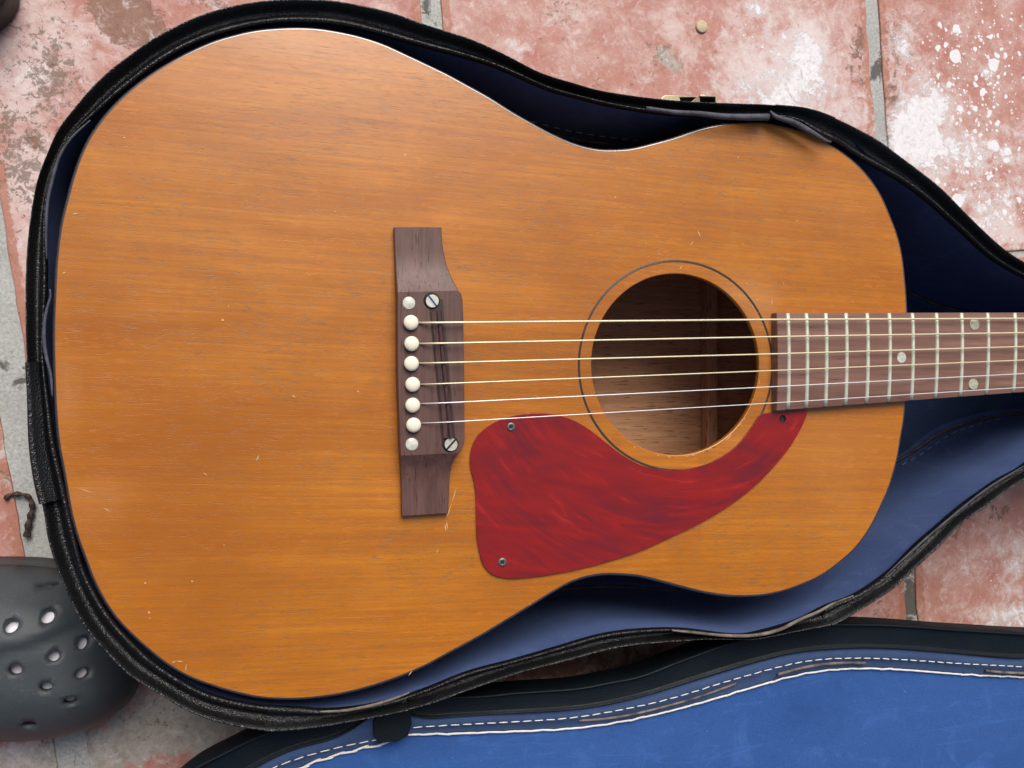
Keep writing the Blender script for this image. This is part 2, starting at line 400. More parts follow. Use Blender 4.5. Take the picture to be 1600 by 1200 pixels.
M_top = wood_top()
M_side = wood_plain('mahogany_side', (.20, .07, .018), (.28, .10, .026), (.12, .04, .01), 30, 500, 0, .4)
M_in = wood_plain('bare_mahogany_inside', (.56, .28, .14), (.66, .37, .20), (.42, .19, .09), 30, 420, 0, .75)
M_spruce = wood_plain('brace_wood', (.60, .32, .17), (.66, .38, .20), (.5, .25, .12), 300, 30, 0, .75)
M_rose = wood_plain('rosewood', (.095, .042, .034), (.145, .072, .058), (.055, .024, .019), 420, 26, 0, .5, 0, .36, .00012)
M_saddle = wood_plain('rosewood_saddle', (.075, .035, .033), (.12, .06, .055), (.04, .02, .02), 420, 26, .12, .3, .2)
M_fret_w = wood_plain('rosewood_board', (.19, .090, .066), (.275, .148, .112), (.10, .046, .036), 22, 420, 0, .5, .0, .33, .00012)
M_bind = simple('dark_binding', (.06, .045, .045), .2, coat=1, spec=1)
M_ring = simple('dark_ring_inlay', (.045, .040, .034), .35)
M_pin = simple('ivory_plastic', (.86, .80, .64), .38, coat=.1, var=.05, vs=60)
M_pearl = simple('pearl', (.70, .71, .62), .25, coat=.4, var=.16, vs=420)
M_pearl2 = simple('aged_pearl', (.50, .50, .38), .3, coat=.3, var=.16, vs=420)
M_steel = simple('worn_nickel', (.66, .64, .56), .42, metal=.45, var=.15, vs=900)
M_dsteel = simple('dark_screw_steel', (.22, .20, .19), .4, metal=.7)
M_fretm = simple('nickel_silver', (.72, .75, .60), .42, metal=.4, var=.06)
M_bronze = simple('bronze_string', (.82, .74, .50), .35, metal=.35, var=.05, vs=3000)
M_plain = simple('steel_string', (.88, .88, .88), .3, metal=.4, var=.03)
M_dark = simple('dark_recess', (.012, .010, .010), .7)
M_tape = simple('blue_paint_dab', (.06, .14, .38), .5); M_slot = simple('brown_slot', (.035, .018, .015), .6)
M_guard = pickguard_mat()
M_scr = simple('bare_wood_scratch', (.68, .42, .19), .7, var=.15)
M_vinyl = vinyl('black_vinyl'); M_vinyl2 = vinyl('black_vinyl_worn', (.009, .010, .011), .27, .00034, .2)
M_lidv = vinyl('dark_lid_vinyl', (.004, .008, .012), .5, .00012, .04, 1100, .22)
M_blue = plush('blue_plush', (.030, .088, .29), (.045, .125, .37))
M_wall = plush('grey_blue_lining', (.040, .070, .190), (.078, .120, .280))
M_floorl = plush('shaded_navy_bottom', (.032, .052, .115), (.045, .070, .145))  # case bottom plush, base colour darkened to carry the shade down there
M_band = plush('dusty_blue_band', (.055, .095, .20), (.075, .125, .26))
M_lip = simple('frayed_lining_edge', (.085, .09, .12), .7, bumps=(900, .0003), var=.35, vs=120)
M_fray = simple('frayed_tan_edge', (.22, .18, .15), .8, bumps=(900, .0003), var=.4, vs=160)
M_cordb = simple('brown_welt', (.13, .09, .07), .7, var=.3)
M_thread = simple('white_thread', (.80, .78, .72), .7, bumps=(2500, .0001), var=.08)
M_gthread = simple('grey_thread', (.22, .21, .20), .8)
M_brass = simple('brass_plating', (.62, .52, .33), .25, metal=.9, var=.12, vs=300)
M_tile = tile_mat(); M_grout = grout_mat()
M_clog = rubber_mat('grey_foam', (.038, .047, .054)); M_black = rubber_mat('black_rubber', (.012, .014, .014))
M_white = simple('pale_liner', (.88, .88, .98), .6, var=.05)
M_twig = simple('twig_bark', (.085, .05, .04), .8, bumps=(700, .0006), var=.5, vs=500)
M_tan = simple('tan_chip', (.58, .47, .32), .7, var=.1, vs=300)

# ------------------------------------------------------------------ floor: grout sheet with tiles
floor = empty('floor'); tag(floor, kind='structure')
gx = np.linspace(-1.3, 1.7, 260); gy = np.linspace(-1.3, 1.3, 220)
gv = [(x, y, 0) for y in gy for x in gx]; nx = len(gx)
gf = [(j * nx + i, j * nx + i + 1, (j + 1) * nx + i + 1, (j + 1) * nx + i) for j in range(len(gy) - 1) for i in range(nx - 1)]
grout = mesh_obj('grout', gv, gf, M_grout, floor)
add_attr(grout, 'stain', blobs([(1371, 95, 11, .9, 26), (1372, 55, 10, .35), (1422, 930, 22, .75, 70), (668, 20, 14, .55, 40), (30, 590, 26, .5), (15, 450, 14, .25, 60), (30, 660, 20, .3), (20, 780, 9, .9), (50, 850, 20, .25), (140, 1170, 60, .3), (26, 740, 7, .8), (14, 700, 7, .7)], 0))
ZF = .0016
def wline(a, b): p, q = W(*a, 0), W(*b, 0); return np.array([p.x, p.y]), np.array([q.x - p.x, q.y - p.y]) / math.hypot(q.x - p.x, q.y - p.y)
V = [wline((-78, 0), (52, 800)), wline((672, 0), (772, 1040)), wline((1360, 0), (1423, 950))]
Hh = [wline((0, 592), (1600, 396))]
def isect(l1, l2):
    A = np.array([l1[1], -l2[1]]).T; t = np.linalg.solve(A, l2[0] - l1[0]); return l1[0] + l1[1] * t[0]
def off(l, d): n = np.array([l[1][1], -l[1][0]]); return (l[0] + n * d, l[1])
ext = lambda l, d: off(l, d)
vl = [ext(V[0], d) for d in (.96, .64, .32)] ; 
sgn = 1 if isect(off(V[0], .32), Hh[0])[0] > isect(V[0], Hh[0])[0] else -1
VL = [off(V[0], -sgn * .96), off(V[0], -sgn * .64), off(V[0], -sgn * .33)] + V + [off(V[2], sgn * .32), off(V[2], sgn * .64), off(V[2], sgn * .96)]
hw = [.006, .006, .006, .0085, .0068, .0054, .006, .006, .006]
sh = 1 if off(Hh[0], .32)[0][1] > Hh[0][0][1] else -1
HL = [off(Hh[0], sh * d) for d in (.96, .64, .322, 0, -.325, -.65, -.97)]
hh = [.006, .006, .006, .0026, .006, .006, .006]
def rounded_quad(q, r=.008, n=6, jit=.0013, seg=.01, seed=0):
    out = []; m = 4
    for i in range(4):
        a, b, c = q[i - 1], q[i], q[(i + 1) % 4]
        u = (a - b) / np.linalg.norm(a - b); v = (c - b) / np.linalg.norm(c - b); p0 = b + u * r; p1 = b + v * r
        for s in np.linspace(0, 1, n): out.append((1 - s) ** 2 * p0 + 2 * s * (1 - s) * b + s * s * p1)
        L = np.linalg.norm(c + (b - c) / np.linalg.norm(b - c) * r - p1); k = int(L / seg); e = c - v * r
        for s in range(1, k): out.append(p1 + (e - p1) * s / k)
    res = []
    for p in out:
        nz = noise.noise(Vector((p[0] * 60, p[1] * 60, seed))) * jit + noise.noise(Vector((p[0] * 14, p[1] * 14, seed + 9))) * jit * 1.3
        nw = noise.noise(Vector((p[0] * 60, p[1] * 60, seed + 30))) * jit
        res.append((p[0] + nz, p[1] + nw))
    return res
f_paint = blobs([(1436, 185, 44, .75, 56), (1466, 160, 26, .5), (1440, 240, 44, .6, 46), (1405, 215, 30, .45, 36), (1418, 60, 16, .5, 26), (1543, 116, 11, 1.0), (1178, 8, 14, .9), (1262, 75, 24, .6), (1225, 160, 54, .55), (1272, 118, 40, .6, 50), (1330, 180, 30, .4), (1160, 140, 60, .35, 40), (1215, 60, 50, .3),
                 (1500, 230, 30, .6, 20), (1545, 222, 30, .45, 12), (1575, 246, 34, .6, 10), (1590, 207, 24, .55, 10), (1530, 262, 16, .75), (1518, 303, 18, .65), (1560, 330, 34, .4), (1540, 350, 30, .4), (1580, 385, 40, .5, 14), (1400, 70, 16, .35, 40), (1440, 110, 14, .5), (1418, 75, 10, .45),
                 (1437, 75, 8, .4), (1490, 40, 7, .5), (1600, 962, 80, .8, 20), (1590, 880, 26, .55, 50), (1520, 882, 16, .5, 9), (812, 76, 13, .7), (885, 55, 14, .45), (1150, 60, 20, .3), (1580, 300, 26, .5), (25, 1180, 50, .3), (8, 690, 8, .7, 22), (345, 12, 16, .4), (252, 46, 10, .5)], ZF)
f_drops = blobs([(1520, 130, 90, 1.1, 90), (1480, 240, 90, .9), (1560, 330, 70, .8), (1260, 110, 60, .6), (1560, 40, 60, .6), (1180, 60, 50, .45), (210, 1120, 70, .35), (1560, 900, 60, .5), (800, 60, 60, .3)], ZF)
f_brown = blobs([(190, 15, 48, 1.1, 30), (235, 55, 38, 1.1, 26), (180, 50, 22, .7), (160, 10, 25, .8), (330, 8, 40, .7, 12), (58, 228, 15, .95), (80, 105, 20, .6), (42, 272, 18, .55), (1338, 120, 13, .6, 90), (1342, 40, 9, .5, 50), (1396, 60, 9, .6, 40), (1400, 150, 12, .7, 26), (1390, 210, 9, .7, 30),
                 (900, 1035, 70, .75, 22), (830, 1050, 40, .7, 18), (1010, 1030, 60, .6, 25), (1090, 1020, 60, .7, 20), (1560, 800, 60, .55, 22), (1495, 830, 30, .4), (60, 1180, 40, .45), (200, 1090, 14, .55), (30, 330, 25, .4)], ZF)
f_grey = blobs([(260, 1130, 130, .72, 55), (90, 1185, 130, .8, 34), (420, 1180, 60, .6), (900, 1045, 60, .5, 16), (980, 1022, 60, .45, 14), (1030, 85, 32, .5, 14), (1050, 98, 20, .55), (940, 130, 20, .45, 8), (300, 1095, 80, .45), (1365, 960, 30, .2), (880, 12, 22, .4), (1540, 880, 30, .1), (10, 60, 26, .35)], ZF)
f_speck = blobs([(800, 600, 3000, .10, 3000), (30, 215, 70, .38, 60), (85, 130, 46, .4), (45, 290, 55, .36), (70, 60, 70, .26), (1400, 60, 26, .36, 50), (1400, 150, 16, .4, 40), (1030, 85, 34, .32), (250, 1110, 120, .2, 40), (880, 12, 40, .25), (1370, 960, 26, .35, 20), (90, 370, 20, .35, 50), (940, 130, 30, .3, 10), (20, 750, 20, .3, 60)], ZF)
f_haze = blobs([(60, 90, 130, .5, 120), (60, 330, 60, .55, 120), (1230, 110, 130, .5, 90), (1300, 30, 60, .3), (1450, 230, 80, .35), (1530, 100, 90, -.3), (980, 30, 130, .1, 50), (560, 10, 100, .25), (850, 90, 120, -.25, 60), (1560, 370, 100, .45, 50), (1470, 900, 60, .15), (60, 1170, 200, .3, 60)], ZF)
tiles = 0
for i in range(len(VL) - 1):
    for j in range(len(HL) - 1):
        a, b = VL[i], VL[i + 1]; t, d = HL[j], HL[j + 1]
        q = [isect(off(a, sgn * hw[i]), off(t, -sh * hh[j])), isect(off(b, -sgn * hw[i + 1]), off(t, -sh * hh[j])),
             isect(off(b, -sgn * hw[i + 1]), off(d, sh * hh[j + 1])), isect(off(a, sgn * hw[i]), off(d, sh * hh[j + 1]))]
        q = [np.array(p) for p in q]; seen = 2 <= i <= 5 and 2 <= j <= 3
        o = slab('tile', rounded_quad(q, seed=i * 7 + j), -.008, ZF + .0002 * random.uniform(-1, 1), M_tile, floor, step=.009 if seen else .06, bevel=.0009)
        for nm, fn in (('paint', f_paint), ('drops', f_drops), ('brown', f_brown), ('grey', f_grey), ('speck', f_speck), ('haze', f_haze)):
            add_attr(o, nm, fn)
        add_attr(o, 'edge', lambda co, qq=q: dist_poly(co[:, :2], np.array(qq)) if seen else np.full(len(co), .05))

# ------------------------------------------------------------------ traced curves (pixels of the photograph)
GT = [(80,520),(82,460),(85,405),(92,350),(101,313),(115,263),(133,220),(150,193),(170,168),(200,139),(233,114),(267,93),(300,76),(333,62),(367,52),(400,45),(450,41),(493,42),(533,48),(567,56),(600,67),(633,82),(667,98),(700,114),(733,132),(767,151),(800,172),(833,191),(867,209),(900,223),(933,231),(960,232),(987,230),(1017,223),(1050,214),(1083,203),(1117,194),(1150,189),(1185,188),(1220,193),(1262,205),(1300,224),(1323,240),(1343,257),(1363,280),(1380,307),(1393,337),(1403,363),(1411,395),(1416,435),(1419,475),(1420,530),(1419,580),(1417,628),(1414,658),(1410,682),(1405,712),(1398,740),(1390,765),(1380,788),(1360,828),(1337,859),(1310,883),(1283,902),(1250,917),(1220,927),(1195,932),(1160,934),(1133,933),(1100,928),(1067,920),(1033,911),(1000,903),(967,900),(943,900),(917,904),(893,912),(867,926),(833,947),(800,967),(750,997),(700,1024),(667,1042),(633,1057),(600,1069),(567,1079),(533,1087),(500,1092),(467,1095),(433,1095),(400,1092),(367,1085),(333,1075),(293,1060),(260,1041),(233,1020),(207,997),(180,969),(160,940),(143,907),(130,873),(117,837),(107,798),(97,740),(88,690),(83,633),(81,583)]
RO = [(41,433),(43,390),(50,333),(60,283),(75,243),(93,203),(117,171),(143,140),(173,111),(200,90),(233,66),(267,47),(300,31),(333,19),(367,10),(400,4),(433,1),(467,0),(517,2),(567,11),(617,23),(650,35),(693,49),(733,62),(767,77),(800,93),(843,115),(893,131),(933,142),(983,150),(1033,156),(1083,161),(1133,165),(1200,170),(1250,175),(1293,186),(1333,201),(1367,218),(1393,236),(1433,266),(1467,295),(1500,329),(1533,361),(1570,393),(1600,412),(1650,436),(1720,452),(1800,462),(2000,470),(2150,455),(2300,440),(2340,470),(2345,560),(2340,650),(2300,680),(2150,672),(2000,668),(1850,668),(1740,682),(1665,708),(1600,747),(1563,771),(1536,792),(1497,821),(1467,852),(1433,883),(1400,912),(1367,935),(1333,955),(1297,975),(1260,982),(1220,990),(1177,998),(1100,998),(1033,1003),(967,1011),(900,1027),(850,1040),(800,1054),(733,1077),(667,1100),(600,1115),(550,1125),(500,1134),(433,1140),(400,1138),(333,1125),(287,1107),(247,1083),(200,1053),(167,1020),(133,980),(107,930),(87,880),(75,840),(68,797),(59,760),(50,700),(46,617),(43,560),(41,500)]
RI = [(72,433),(71,367),(73,317),(80,283),(93,240),(113,211),(143,182),(175,152),(205,128),(235,105),(267,84),(300,67),(333,54),(367,44),(400,37),(450,32),(500,34),(550,41),(590,51),(617,58),(670,73),(733,90),(767,100),(800,113),(860,139),(900,150),(950,163),(1000,172),(1050,179),(1100,182),(1143,188),(1200,187),(1239,195),(1266,210),(1292,222),(1305,223),(1333,240),(1366,258),(1400,276),(1450,311),(1500,356),(1545,397),(1572,415),(1600,431),(1650,455),(1720,472),(1800,482),(2000,490),(2150,478),(2280,465),(2315,490),(2320,560),(2315,640),(2280,658),(2150,652),(2000,646),(1850,646),(1735,660),(1655,687),(1600,729),(1563,748),(1545,761),(1508,788),(1472,820),(1433,853),(1400,886),(1360,916),(1333,932),(1293,946),(1270,960),(1240,974),(1200,986),(1167,993),(1133,991),(1083,984),(1050,982),(983,985),(933,993),(867,1013),(800,1033),(733,1050),(667,1077),(617,1093),(567,1104),(510,1110),(467,1107),(400,1103),(333,1088),(300,1074),(243,1038),(210,1008),(176,970),(150,931),(131,893),(119,850),(109,806),(96,745),(84,690),(77,633),(70,580),(67,540),(70,490)]
def cw(pts, z, n, **k): return spline([W(x, y, z, **k)[:2] for x, y in pts], n)

# ------------------------------------------------------------------ guitar case
case = empty('guitar_case', (W(700, 600, 0).x, 0, 0))
tag(case, 'open black vinyl guitar case with blue plush lining and white stitched lid, holding the guitar', 'guitar case')
NR = 900
Oc = cw(RO, ZR, NR); Ic = cw(RI, ZR, 1400); In = smooth_closed(nearest(Oc, Ic), 4)
def ribbon(name, A, B, prof, mat, parent, jitter=.0, idx=None, closed=True, jf=25, za=None):
    """sweep a profile of (t, z) from closed curve A (t=0) to B (t=1)"""
    ids = list(range(len(A))) if idx is None else idx; m = len(prof); verts = []
    for i in ids:
        for t, z in prof:
            p = A[i] * (1 - t) + B[i] * t
            jz = noise.noise(Vector((p[0] * jf, p[1] * jf, 3 + t * 1.5))) * jitter if jitter else 0
            verts.append((p[0], p[1], z + jz + (za[i] if za is not None else 0)))
    k = len(ids); faces = [(i * m + j, ((i + 1) % k) * m + j, ((i + 1) % k) * m + j + 1, i * m + j + 1) for i in range(k if closed else k - 1) for j in range(m - 1)]
    return mesh_obj(name, verts, faces, mat, parent)
flap0, flap1 = W(1150, 190, ZR).x, W(1292, 190, ZR).x
win = np.array([1.0 if (flap0 < In[i][0] < flap1 and In[i][1] > .08) else 0.0 for i in range(NR)])[:, None]
ZA = -.0065 + .0065 * smooth_closed(win, 90)[:, 0]
rim_prof = [(.02, .108), (-.05, .113), (-.06, .118), (-.02, .1225), (.04, .1245), (.11, .1240), (.17, .1215), (.24, .1190), (.34, .1175), (.46, .1172), (.58, .1182), (.70, .1202), (.81, .1222), (.90, .1232), (.97, .1228), (1.0, .1212), (.99, .1190), (.94, .1178)]
ribbon('rim', Oc, In, rim_prof, M_vinyl, case, .0012, za=ZA)
ribbon('shell', Oc, In, [(.5, .004), (.15, .004), (.06, .008), (.04, .03), (.04, .105), (.06, .110)], M_vinyl2, case, .0)
# undercut of the lining is larger where the rim leans over the guitar
wd = In - Oc
def over(i):
    x, y = In[i]; p = W(1140, 190, ZR); q = W(1300, 190, ZR)
    return .25 if y > .09 and p.x - .02 < x < q.x + .02 else .66
tt = smooth_closed(np.array([[over(i)] for i in range(NR)]), 12)
Wl = Oc + wd * tt; inward = wd / (np.linalg.norm(wd, axis=1)[:, None] + 1e-9)
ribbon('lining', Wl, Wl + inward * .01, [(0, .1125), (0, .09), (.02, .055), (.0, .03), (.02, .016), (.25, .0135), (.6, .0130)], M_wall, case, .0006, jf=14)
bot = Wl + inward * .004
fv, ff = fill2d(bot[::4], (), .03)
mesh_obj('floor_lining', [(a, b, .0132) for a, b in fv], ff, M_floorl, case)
# welt cord where wall meets bottom, with a row of grey stitches above it
cord = [(p[0], p[1], .0165) for p in (Wl + inward * .0022)[::6]]
tube('welt_cord', cord, .0009, M_cordb, case, 6, True, n=700)
def stitch_mesh(L, r, mat, name='stitch'):
    me = bpy.data.meshes.new(name); v = []; f = []
    prof = [(-.5, .25), (-.38, .85), (0, 1), (.38, .85), (.5, .25)]; s = 6
    for t, k in prof:
        for j in range(s): q = 2 * math.pi * j / s; v.append((t * L, math.cos(q) * r * k, math.sin(q) * r * k * .7))
    for i in range(len(prof) - 1):
        for j in range(s): f.append((i * s + j, i * s + (j + 1) % s, (i + 1) * s + (j + 1) % s, (i + 1) * s + j))
    f += [tuple(range(s - 1, -1, -1)), tuple(range((len(prof) - 1) * s, len(prof) * s))]
    me.from_pydata(v, [], f); me.materials.append(mat); me.polygons.foreach_set("use_smooth", [True] * len(f)); return me
def stitches(path3, me, parent, pitch, name='stitch', yaw=0.0, jit=.0, limit=290, side=0.0):
    P = np.array([tuple(p) for p in path3]); L = np.r_[0, np.cumsum(np.linalg.norm(np.diff(P, axis=0), axis=1))]
    n = min(int(L[-1] / pitch), limit); M = Vector((0, 0, 0)); q = parent
    while q is not None: M += q.location; q = q.parent
    for i in range(n):
        s = (i + .5) * pitch; p = [np.interp(s, L, P[:, j]) for j in range(3)]; e = [np.interp(s + .001, L, P[:, j]) for j in range(3)]
        d = Vector(e) - Vector(p); o = bpy.data.objects.new(name, me); S.collection.objects.link(o); o.parent = parent
        nrm = Vector((-d.y, d.x, 0)).normalized() * side * (1 if i % 2 else -1)
        o.location = Vector(p) + nrm - M + Vector((0, 0, random.uniform(-1, 1) * jit)); el = math.atan2(d.z, math.hypot(d.x, d.y))
        o.rotation_euler = (0, -el, math.atan2(d.y, d.x) + yaw * (1 if i % 2 else -1) + random.uniform(-1, 1) * .06)
sm_g = stitch_mesh(.0045, .00045, M_gthread)
def wall_path(px0, px1, z, top):
    a, b = W(*px0, z).x, W(*px1, z).x
    I = [i for i in range(NR) if a < Wl[i][0] < b and (Wl[i][1] > 0) == top]
    return [(Wl[i][0] + inward[i][0] * .0008, Wl[i][1] + inward[i][1] * .0008, z) for i in I]
stitches(wall_path((1395, 700), (1570, 700), .024, False), sm_g, case, .0078)
stitches(wall_path((820, 300), (1010, 300), .06, True), sm_g, case, .0072)
tube('welt_cord', wall_path((828, 200), (975, 200), .047, True)[::3], .0009, M_cordb, case, 6, n=60)
# faded lining edges curling over the rim
def lip(name, px, r, mat, z=.1235, n=40):
    return tube(name, [W(x, y, z) for x, y in px], r, mat, case, 8, n=n)
tp = lambda r: (lambda s: r * (.25 + .75 * math.sin(math.pi * min(max(s, .02), .98)) ** .5))
lip('lining_edge', [(1010,169),(1050,175),(1095,178),(1130,182),(1165,183),(1200,183)], lambda s: .0011 + .0009 * s, M_lip, .1235)
lip('lining_edge', [(1203,174),(1212,182),(1239,191),(1266,206),(1290,220),(1298,222)], tp(.0017), M_lip, .1238)
ZL = -.0062
lip('lining_edge', [(141,188),(113,214),(94,242),(81,284),(74,318),(72,367),(73,405)], tp(.0008), M_lip, .1225 + ZL)
lip('lining_edge', [(78,452),(79,462),(74,480),(70,500),(69,530),(72,556),(79,585),(82,620)], tp(.0008), M_lip, .1222 + ZL)
lip('lining_edge', [(1050,985),(1090,989),(1133,993),(1175,993),(1215,985),(1250,968),(1280,955),(1300,944),(1333,931)], tp(.0010), M_fray, .1238 + ZL, 60)
lip('lining_edge', [(500,1112),(540,1110),(585,1101),(620,1090),(640,1082)], tp(.0008), M_fray, .1235 + ZL)
lip('lining_edge', [(1380,903),(1430,856),(1480,813),(1540,765),(1600,728)], tp(.0006), M_lip, .1235 + ZL)
# strips of vinyl patched over the rim
def near_i(px): p = np.array(W(*px, ZR)[:2]); return int(((Oc - p) ** 2).sum(1).argmin())
def span(a, b):
    i, j = near_i(a), near_i(b)
    n = (j - i) % NR
    if n > NR / 2: i, j = j, i; n = (j - i) % NR
    return [(i + k) % NR for k in range(n + 1)]
pprof = [(-.10, .112), (-.17, .117), (-.14, .1225), (-.02, .1258), (.12, .1262), (.24, .1248), (.40, .1222), (.54, .1212), (.60, .1205), (.61, .118)]
ribbon('vinyl_patch', Oc, In, pprof, M_vinyl2, case, .0008, span((45, 568), (66, 785)), False, za=ZA)
pp2 = [(t, z + .0009) for t, z in rim_prof[3:-3]]
ribbon('vinyl_patch', Oc, In, pp2, M_vinyl2, case, .0012, span((414, 1139), (640, 1107)), False, za=ZA)
ribbon('vinyl_patch', Oc, In, pp2, M_vinyl2, case, .0012, span((1204, 171), (1296, 188)), False, za=ZA)
ribbon('vinyl_patch', Oc, In, pp2, M_vinyl2, case, .0012, span((1298, 975), (1400, 912)), False, za=ZA)
# latches on the outside of the shell
def boxm(bm, c, s, rz=0, ry=0):
    from mathutils import Matrix
    r = bmesh.ops.create_cube(bm, size=1, matrix=Matrix.Translation(c) @ Matrix.Rotation(rz, 4, 'Z') @ Matrix.Rotation(ry, 4, 'X') @ Matrix.Diagonal((*s, 1)))
    return r
def bm_obj(name, bm, mat, parent, bev=.0003):
    bmesh.ops.bevel(bm, geom=list(bm.edges), offset=bev, segments=2, affect='EDGES', clamp_overlap=True)
    me = bpy.data.meshes.new(name); bm.to_mesh(me); bm.free(); me.materials.append(mat)
    return link(bpy.data.objects.new(name, me), parent)
def latch_poly(pts, z0, z1): return [tuple(W(x, y, z1)[:2]) for x, y in pts], z0, z1
lat = slab('latch', *latch_poly([(1094, 147.5), (1121, 148.5), (1121, 170), (1118, 170), (1118, 151.5), (1094, 151)], .100, .108), M_brass, case, bevel=.0003)
slab('latch_lever', *latch_poly([(1060, 152), (1094, 151), (1118, 152), (1118, 170), (1060, 168)], .086, .102), M_dark, lat, bevel=.0003)
slab('latch_lever', *latch_poly([(1074, 164), (1092, 149), (1094, 151), (1094, 168), (1074, 168)], .098, .107), simple('bronze_latch', (.30, .2, .15), .35, metal=.7), lat, bevel=.0003)
slab('latch_plate', *latch_poly([(1033, 153), (1039, 148.5), (1060, 149), (1092, 149.5), (1092, 152), (1062, 152), (1066, 166), (1036, 162)], .096, .105), M_brass, lat, bevel=.0003)
lc = W(44, 590, .108)
bm = bmesh.new(); boxm(bm, lc + Vector((-.001, 0, -.02)), (.0014, .011, .03)); boxm(bm, lc + Vector((-.0012, .0045, -.002)), (.003, .0014, .004))
bm_obj('latch', bm, M_brass, case)

# lid, folded open towards the bottom of the photo
LK = dict(k=.13, y0=-.13); LZ = .107
lid_far = [(1760,1000),(1900,1025),(2050,1060),(2150,1150),(2200,1300),(2150,1450),(1900,1520),(1700,1560),(1500,1640),(1300,1700),(1100,1690),(900,1740),(600,1850),(350,1800),(180,1650),(130,1480),(170,1340),(240,1258)]
L1 = [(275,1224),(307,1199),(353,1175),(400,1152),(440,1137),(500,1122),(560,1108),(620,1097),(700,1090),(760,1087),(800,1083),(850,1080),(900,1076),(950,1067),(1000,1057),(1050,1038),(1100,1019),(1133,1007),(1180,996),(1220,986),(1267,979),(1297,976),(1367,976),(1433,979),(1500,984),(1600,990)]
L2 = [(330,1243),(380,1212),(433,1183),(480,1166),(527,1156),(548,1145),(568,1129),(590,1116),(630,1116),(650,1127),(690,1123),(733,1120),(800,1116),(867,1112),(933,1105),(1000,1090),(1033,1081),(1100,1060),(1150,1045),(1200,1031),(1233,1023),(1267,1018),(1333,1014),(1400,1015),(1467,1020),(1533,1026),(1600,1030)]
L4 = [(390,1245),(430,1222),(467,1201),(513,1184),(560,1171),(610,1160),(660,1150),(700,1147),(750,1145),(800,1143),(883,1140),(950,1132),(1033,1115),(1100,1097),(1150,1082),(1200,1067),(1250,1053),(1300,1046),(1350,1044),(1433,1048),(1500,1054),(1600,1058)]
def lidw(px, dz=0): return W(px[0], px[1], LZ + dz, **LK)
far_w = [np.array(lidw(p)[:2]) for p in lid_far]; lcen = np.array(lidw((1150, 1400))[:2])
def lid_curve(near, d, dz, n):
    P = [np.array(lidw(p, dz)[:2]) for p in near]
    P += [p + (lcen - p) / np.linalg.norm(lcen - p) * d for p in far_w]
    return spline(P, n)
def lz(p, dz=0): return LZ + dz + LK['k'] * (p[1] - LK['y0'])
NL = 700
c1 = lid_curve(L1, 0, 0, NL); c2 = smooth_closed(nearest(c1, lid_curve(L2, .013, 0, 1500)), 4); c4 = smooth_closed(nearest(c1, lid_curve(L4, .024, -.006, 1500)), 4)
def lid_strip(name, A, B, prof, mat, parent, jit=0):
    m = len(prof); verts = []
    for i in range(len(A)):
        for t, dz in prof:
            p = A[i] * (1 - t) + B[i] * t
            verts.append((p[0], p[1], lz(p, dz) + (noise.noise(Vector((p[0] * 25, p[1] * 25, t * 2))) * jit if jit else 0)))
    k = len(A); f = [(i * m + j, ((i + 1) % k) * m + j, ((i + 1) % k) * m + j + 1, i * m + j + 1) for i in range(k) for j in range(m - 1)]
    return mesh_obj(name, verts, f, mat, parent)
lid = lid_strip('lid', c1, c2, [(.25, -.022), (.06, -.021), (.02, -.018), (-.02, -.004), (-.01, -.0008), (.02, .0006), (.06, .0003), (.09, -.0010), (.12, -.0014), (.16, -.0015), (.80, -.0015), (.86, -.0012), (.90, .0002), (.94, .0006), (.98, .0002), (1.02, -.0016)], M_lidv, case, .0007)
lb = [tuple(p) for p in (c1 * .75 + c2 * .25)[::4]]; bv, bf = fill2d(lb, (), None)
mesh_obj('lid_back', [(a, b, lz((a, b), -.022)) for a, b in bv], bf, M_lidv, lid)
lid_strip('lid_band', c2, c4, [(-.04, -.0012), (.2, -.0016), (.5, -.0026), (.55, -.0036), (.8, -.0046), (1.0, -.0064)], M_band, lid, .0006)
pv, pf = fill2d([tuple(p) for p in c4[::2]], (), .02)
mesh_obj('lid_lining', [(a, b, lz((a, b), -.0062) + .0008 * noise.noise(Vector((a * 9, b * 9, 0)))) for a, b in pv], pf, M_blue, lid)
def lid_path(px, dz, n=200):
    P = spline([lidw(p, dz) for p in px], n, closed=False)
    for _ in range(n // 3): P[1:-1] = (P[:-2] + 2 * P[1:-1] + P[2:]) / 4
    return P
sm_w = stitch_mesh(.0050, .00032, M_thread); sm_w2 = stitch_mesh(.0100, .00062, M_thread)
D_right = [(643,1137),(700,1133),(750,1131),(800,1128),(900,1122),(950,1113),(1017,1100),(1067,1087),(1133,1065),(1200,1047),(1233,1037),(1267,1031),(1317,1028),(1400,1030),(1500,1037),(1600,1042),(1700,1051)]
D_left = [(380,1228),(427,1200),(477,1182),(533,1167),(583,1157),(633,1148)]
stitches(lid_path(D_right, -.0015), sm_w, lid, .0066); stitches(lid_path(D_left, -.0015), sm_w, lid, .0066)
C_right = [(637,1148),(700,1147),(750,1145)] + L4[9:] + [(1700,1064)]
C_left = L4[:5] + [(612,1160)]
stitches(lid_path(C_right, -.0048), sm_w2, lid, .0074, yaw=.045); stitches(lid_path(C_left, -.0048), sm_w2, lid, .0062, yaw=.11, side=.0002)
tube('worn_edge', lid_path([(905,1126),(960,1122),(1020,1109),(1090,1090),(1150,1068)], -.0030, 30), .0007, M_fray, lid, 6, n=40)
tube('worn_edge', lid_path([(1215,1054),(1260,1042),(1310,1036),(1352,1036)], -.0028, 30), .0009, M_fray, lid, 6, n=40)
tube('worn_edge', lid_path([(1540,1048),(1570,1051),(1640,1053)], -.0030, 30), .0009, M_fray, lid, 6, n=30)
